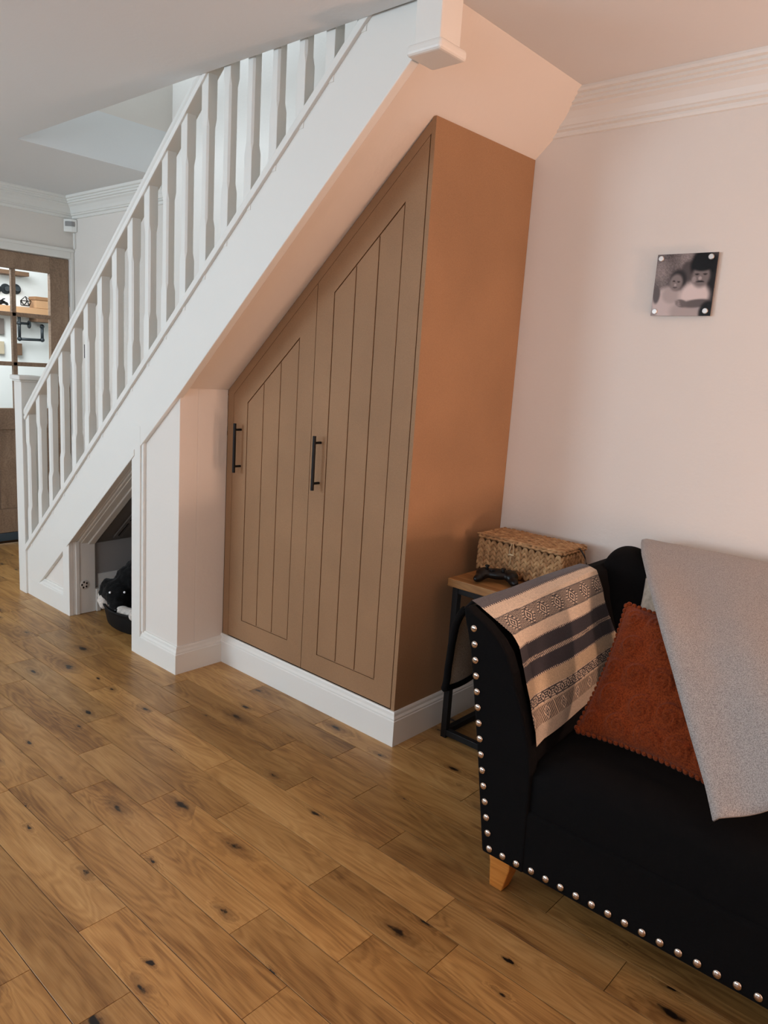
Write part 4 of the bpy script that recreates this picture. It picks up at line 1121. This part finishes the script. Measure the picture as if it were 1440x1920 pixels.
# geometric wire ornament
bm = bmesh.new(); c = Vector((HX+0.10, 2.945, 1.752))
ico = [Vector(p).normalized()*0.047 for p in ((1, 0, 0.2), (0.3, 0.95, 0.2), (-0.8, 0.6, 0.2), (-0.8, -0.6, 0.2), (0.3, -0.95, 0.2), (0, 0, 1.0))] + [Vector(p).normalized()*0.047 for p in ((0.8, 0.6, -0.8), (-0.3, 0.95, -0.8), (-1, 0, -0.8), (-0.3, -0.95, -0.8), (0.8, -0.6, -0.8))]
for a, b in [(0, 1), (1, 2), (2, 3), (3, 4), (4, 0), (0, 5), (1, 5), (2, 5), (3, 5), (4, 5), (6, 7), (7, 8), (8, 9), (9, 10), (10, 6), (0, 6), (1, 6), (1, 7), (2, 7), (2, 8), (3, 8), (3, 9), (4, 9), (4, 10), (0, 10)]:
    tube(bm, [c+ico[a], c+ico[b]], 0.0028, 6)
tag(finish('wire_ornament', bm, M_BLACKMETAL), 'black geometric wire ornament on the pale hall shelf', 'ornament')
# carved hand ornament
bm = bmesh.new()
ellipsoid(bm, (HX+0.10, 2.745, 1.732), (0.016, 0.032, 0.016), 12, 8)
for k in range(4): tube(bm, [(HX+0.10+0.006*(k-1.5), 2.765, 1.735-0.004*k), (HX+0.10+0.010*(k-1.5), 2.795-0.004*k, 1.728-0.006*k), (HX+0.10+0.012*(k-1.5), 2.805-0.006*k, 1.715-0.002*k)], [0.007, 0.006, 0.004], 8)
tube(bm, [(HX+0.11, 2.735, 1.740), (HX+0.118, 2.750, 1.756), (HX+0.12, 2.765, 1.760)], [0.007, 0.006, 0.004], 8)
ellipsoid(bm, (HX+0.10, 2.728, 1.719), (0.022, 0.022, 0.013), 12, 8)
tag(finish('hand_ornament', bm, M_BLACKMETAL, smooth=True), 'dark carved hand ornament at the left of the hall shelf', 'ornament')
for y, z, lab in ((2.736, 1.842, 'leftmost'), (2.818, 1.850, 'middle'), (2.904, 1.858, 'rightmost')):
    f_ = thing('pipe_flange', '%s of the three iron pipe flanges on the hall wall' % lab, 'pipe flange', (HX, y, z), 'iron pipe flanges above the hall shelf')
    bm = bmesh.new(); tube(bm, [(HX, y, z), (HX+0.008, y, z)], 0.044, 24); finish('disc', bm, M_PIPE, f_)
    bm = bmesh.new(); tube(bm, [(HX+0.006, y, z), (HX+0.05, y-0.004, z), (HX+0.05, y-0.004, z), (HX+0.062, y-0.006, z)], [0.017, 0.017, 0.021, 0.021], 14); finish('stub', bm, M_PIPE, f_)
pb = thing('pipe_rail', 'bent iron pipe rail hanging under the pale hall shelf', 'pipe rail', (HX+0.09, 2.99, 1.43))
for nm, pts, r_ in (('upright', [(HX+0.09, 2.890, 1.435), (HX+0.09, 2.892, 1.648)], 0.013), ('upright', [(HX+0.09, 3.090, 1.435), (HX+0.09, 3.091, 1.560)], 0.013), ('crossbar', [(HX+0.09, 2.890, 1.430), (HX+0.09, 3.090, 1.434)], 0.012),
                    ('arm', [(HX+0.09, 2.83, 1.566), (HX+0.09, 2.975, 1.568)], 0.011), ('arm', [(HX+0.09, 3.09, 1.555), (HX+0.002, 3.13, 1.556)], 0.011)):
    bm = bmesh.new(); tube(bm, pts, r_, 12); finish(nm, bm, M_PIPE, pb, smooth=True)
for y, z in ((2.890, 1.432), (3.090, 1.436), (2.891, 1.567), (3.090, 1.553)):
    bm = bmesh.new(); ellipsoid(bm, (HX+0.09, y, z), (0.020, 0.020, 0.020), 14, 10); finish('elbow', bm, M_PIPE, pb, smooth=True)
bm = bmesh.new(); tube(bm, [(HX+0.09, 2.972, 1.562), (HX+0.09, 2.980, 1.562)], 0.034, 20); finish('flange', bm, M_PIPE, pb)
hbox('wooden_frame', 'narrow brown box frame on the hall wall below the pipe rail', 'frame', 2.876, 2.928, 1.288, 1.392, M_BROWN, HX+0.001, HX+0.05)
hbox('picture_block', 'upper small patterned picture block at the left of the hall wall', 'picture', 2.738, 2.788, 1.46, 1.595, solid('block_grey', lin(120, 110, 104), 0.6), HX+0.001, HX+0.03)
hbox('picture_block', 'lower small cream picture block at the left of the hall wall', 'picture', 2.730, 2.784, 1.29, 1.40, solid('block_cream', lin(190, 176, 150), 0.6), HX+0.001, HX+0.03)
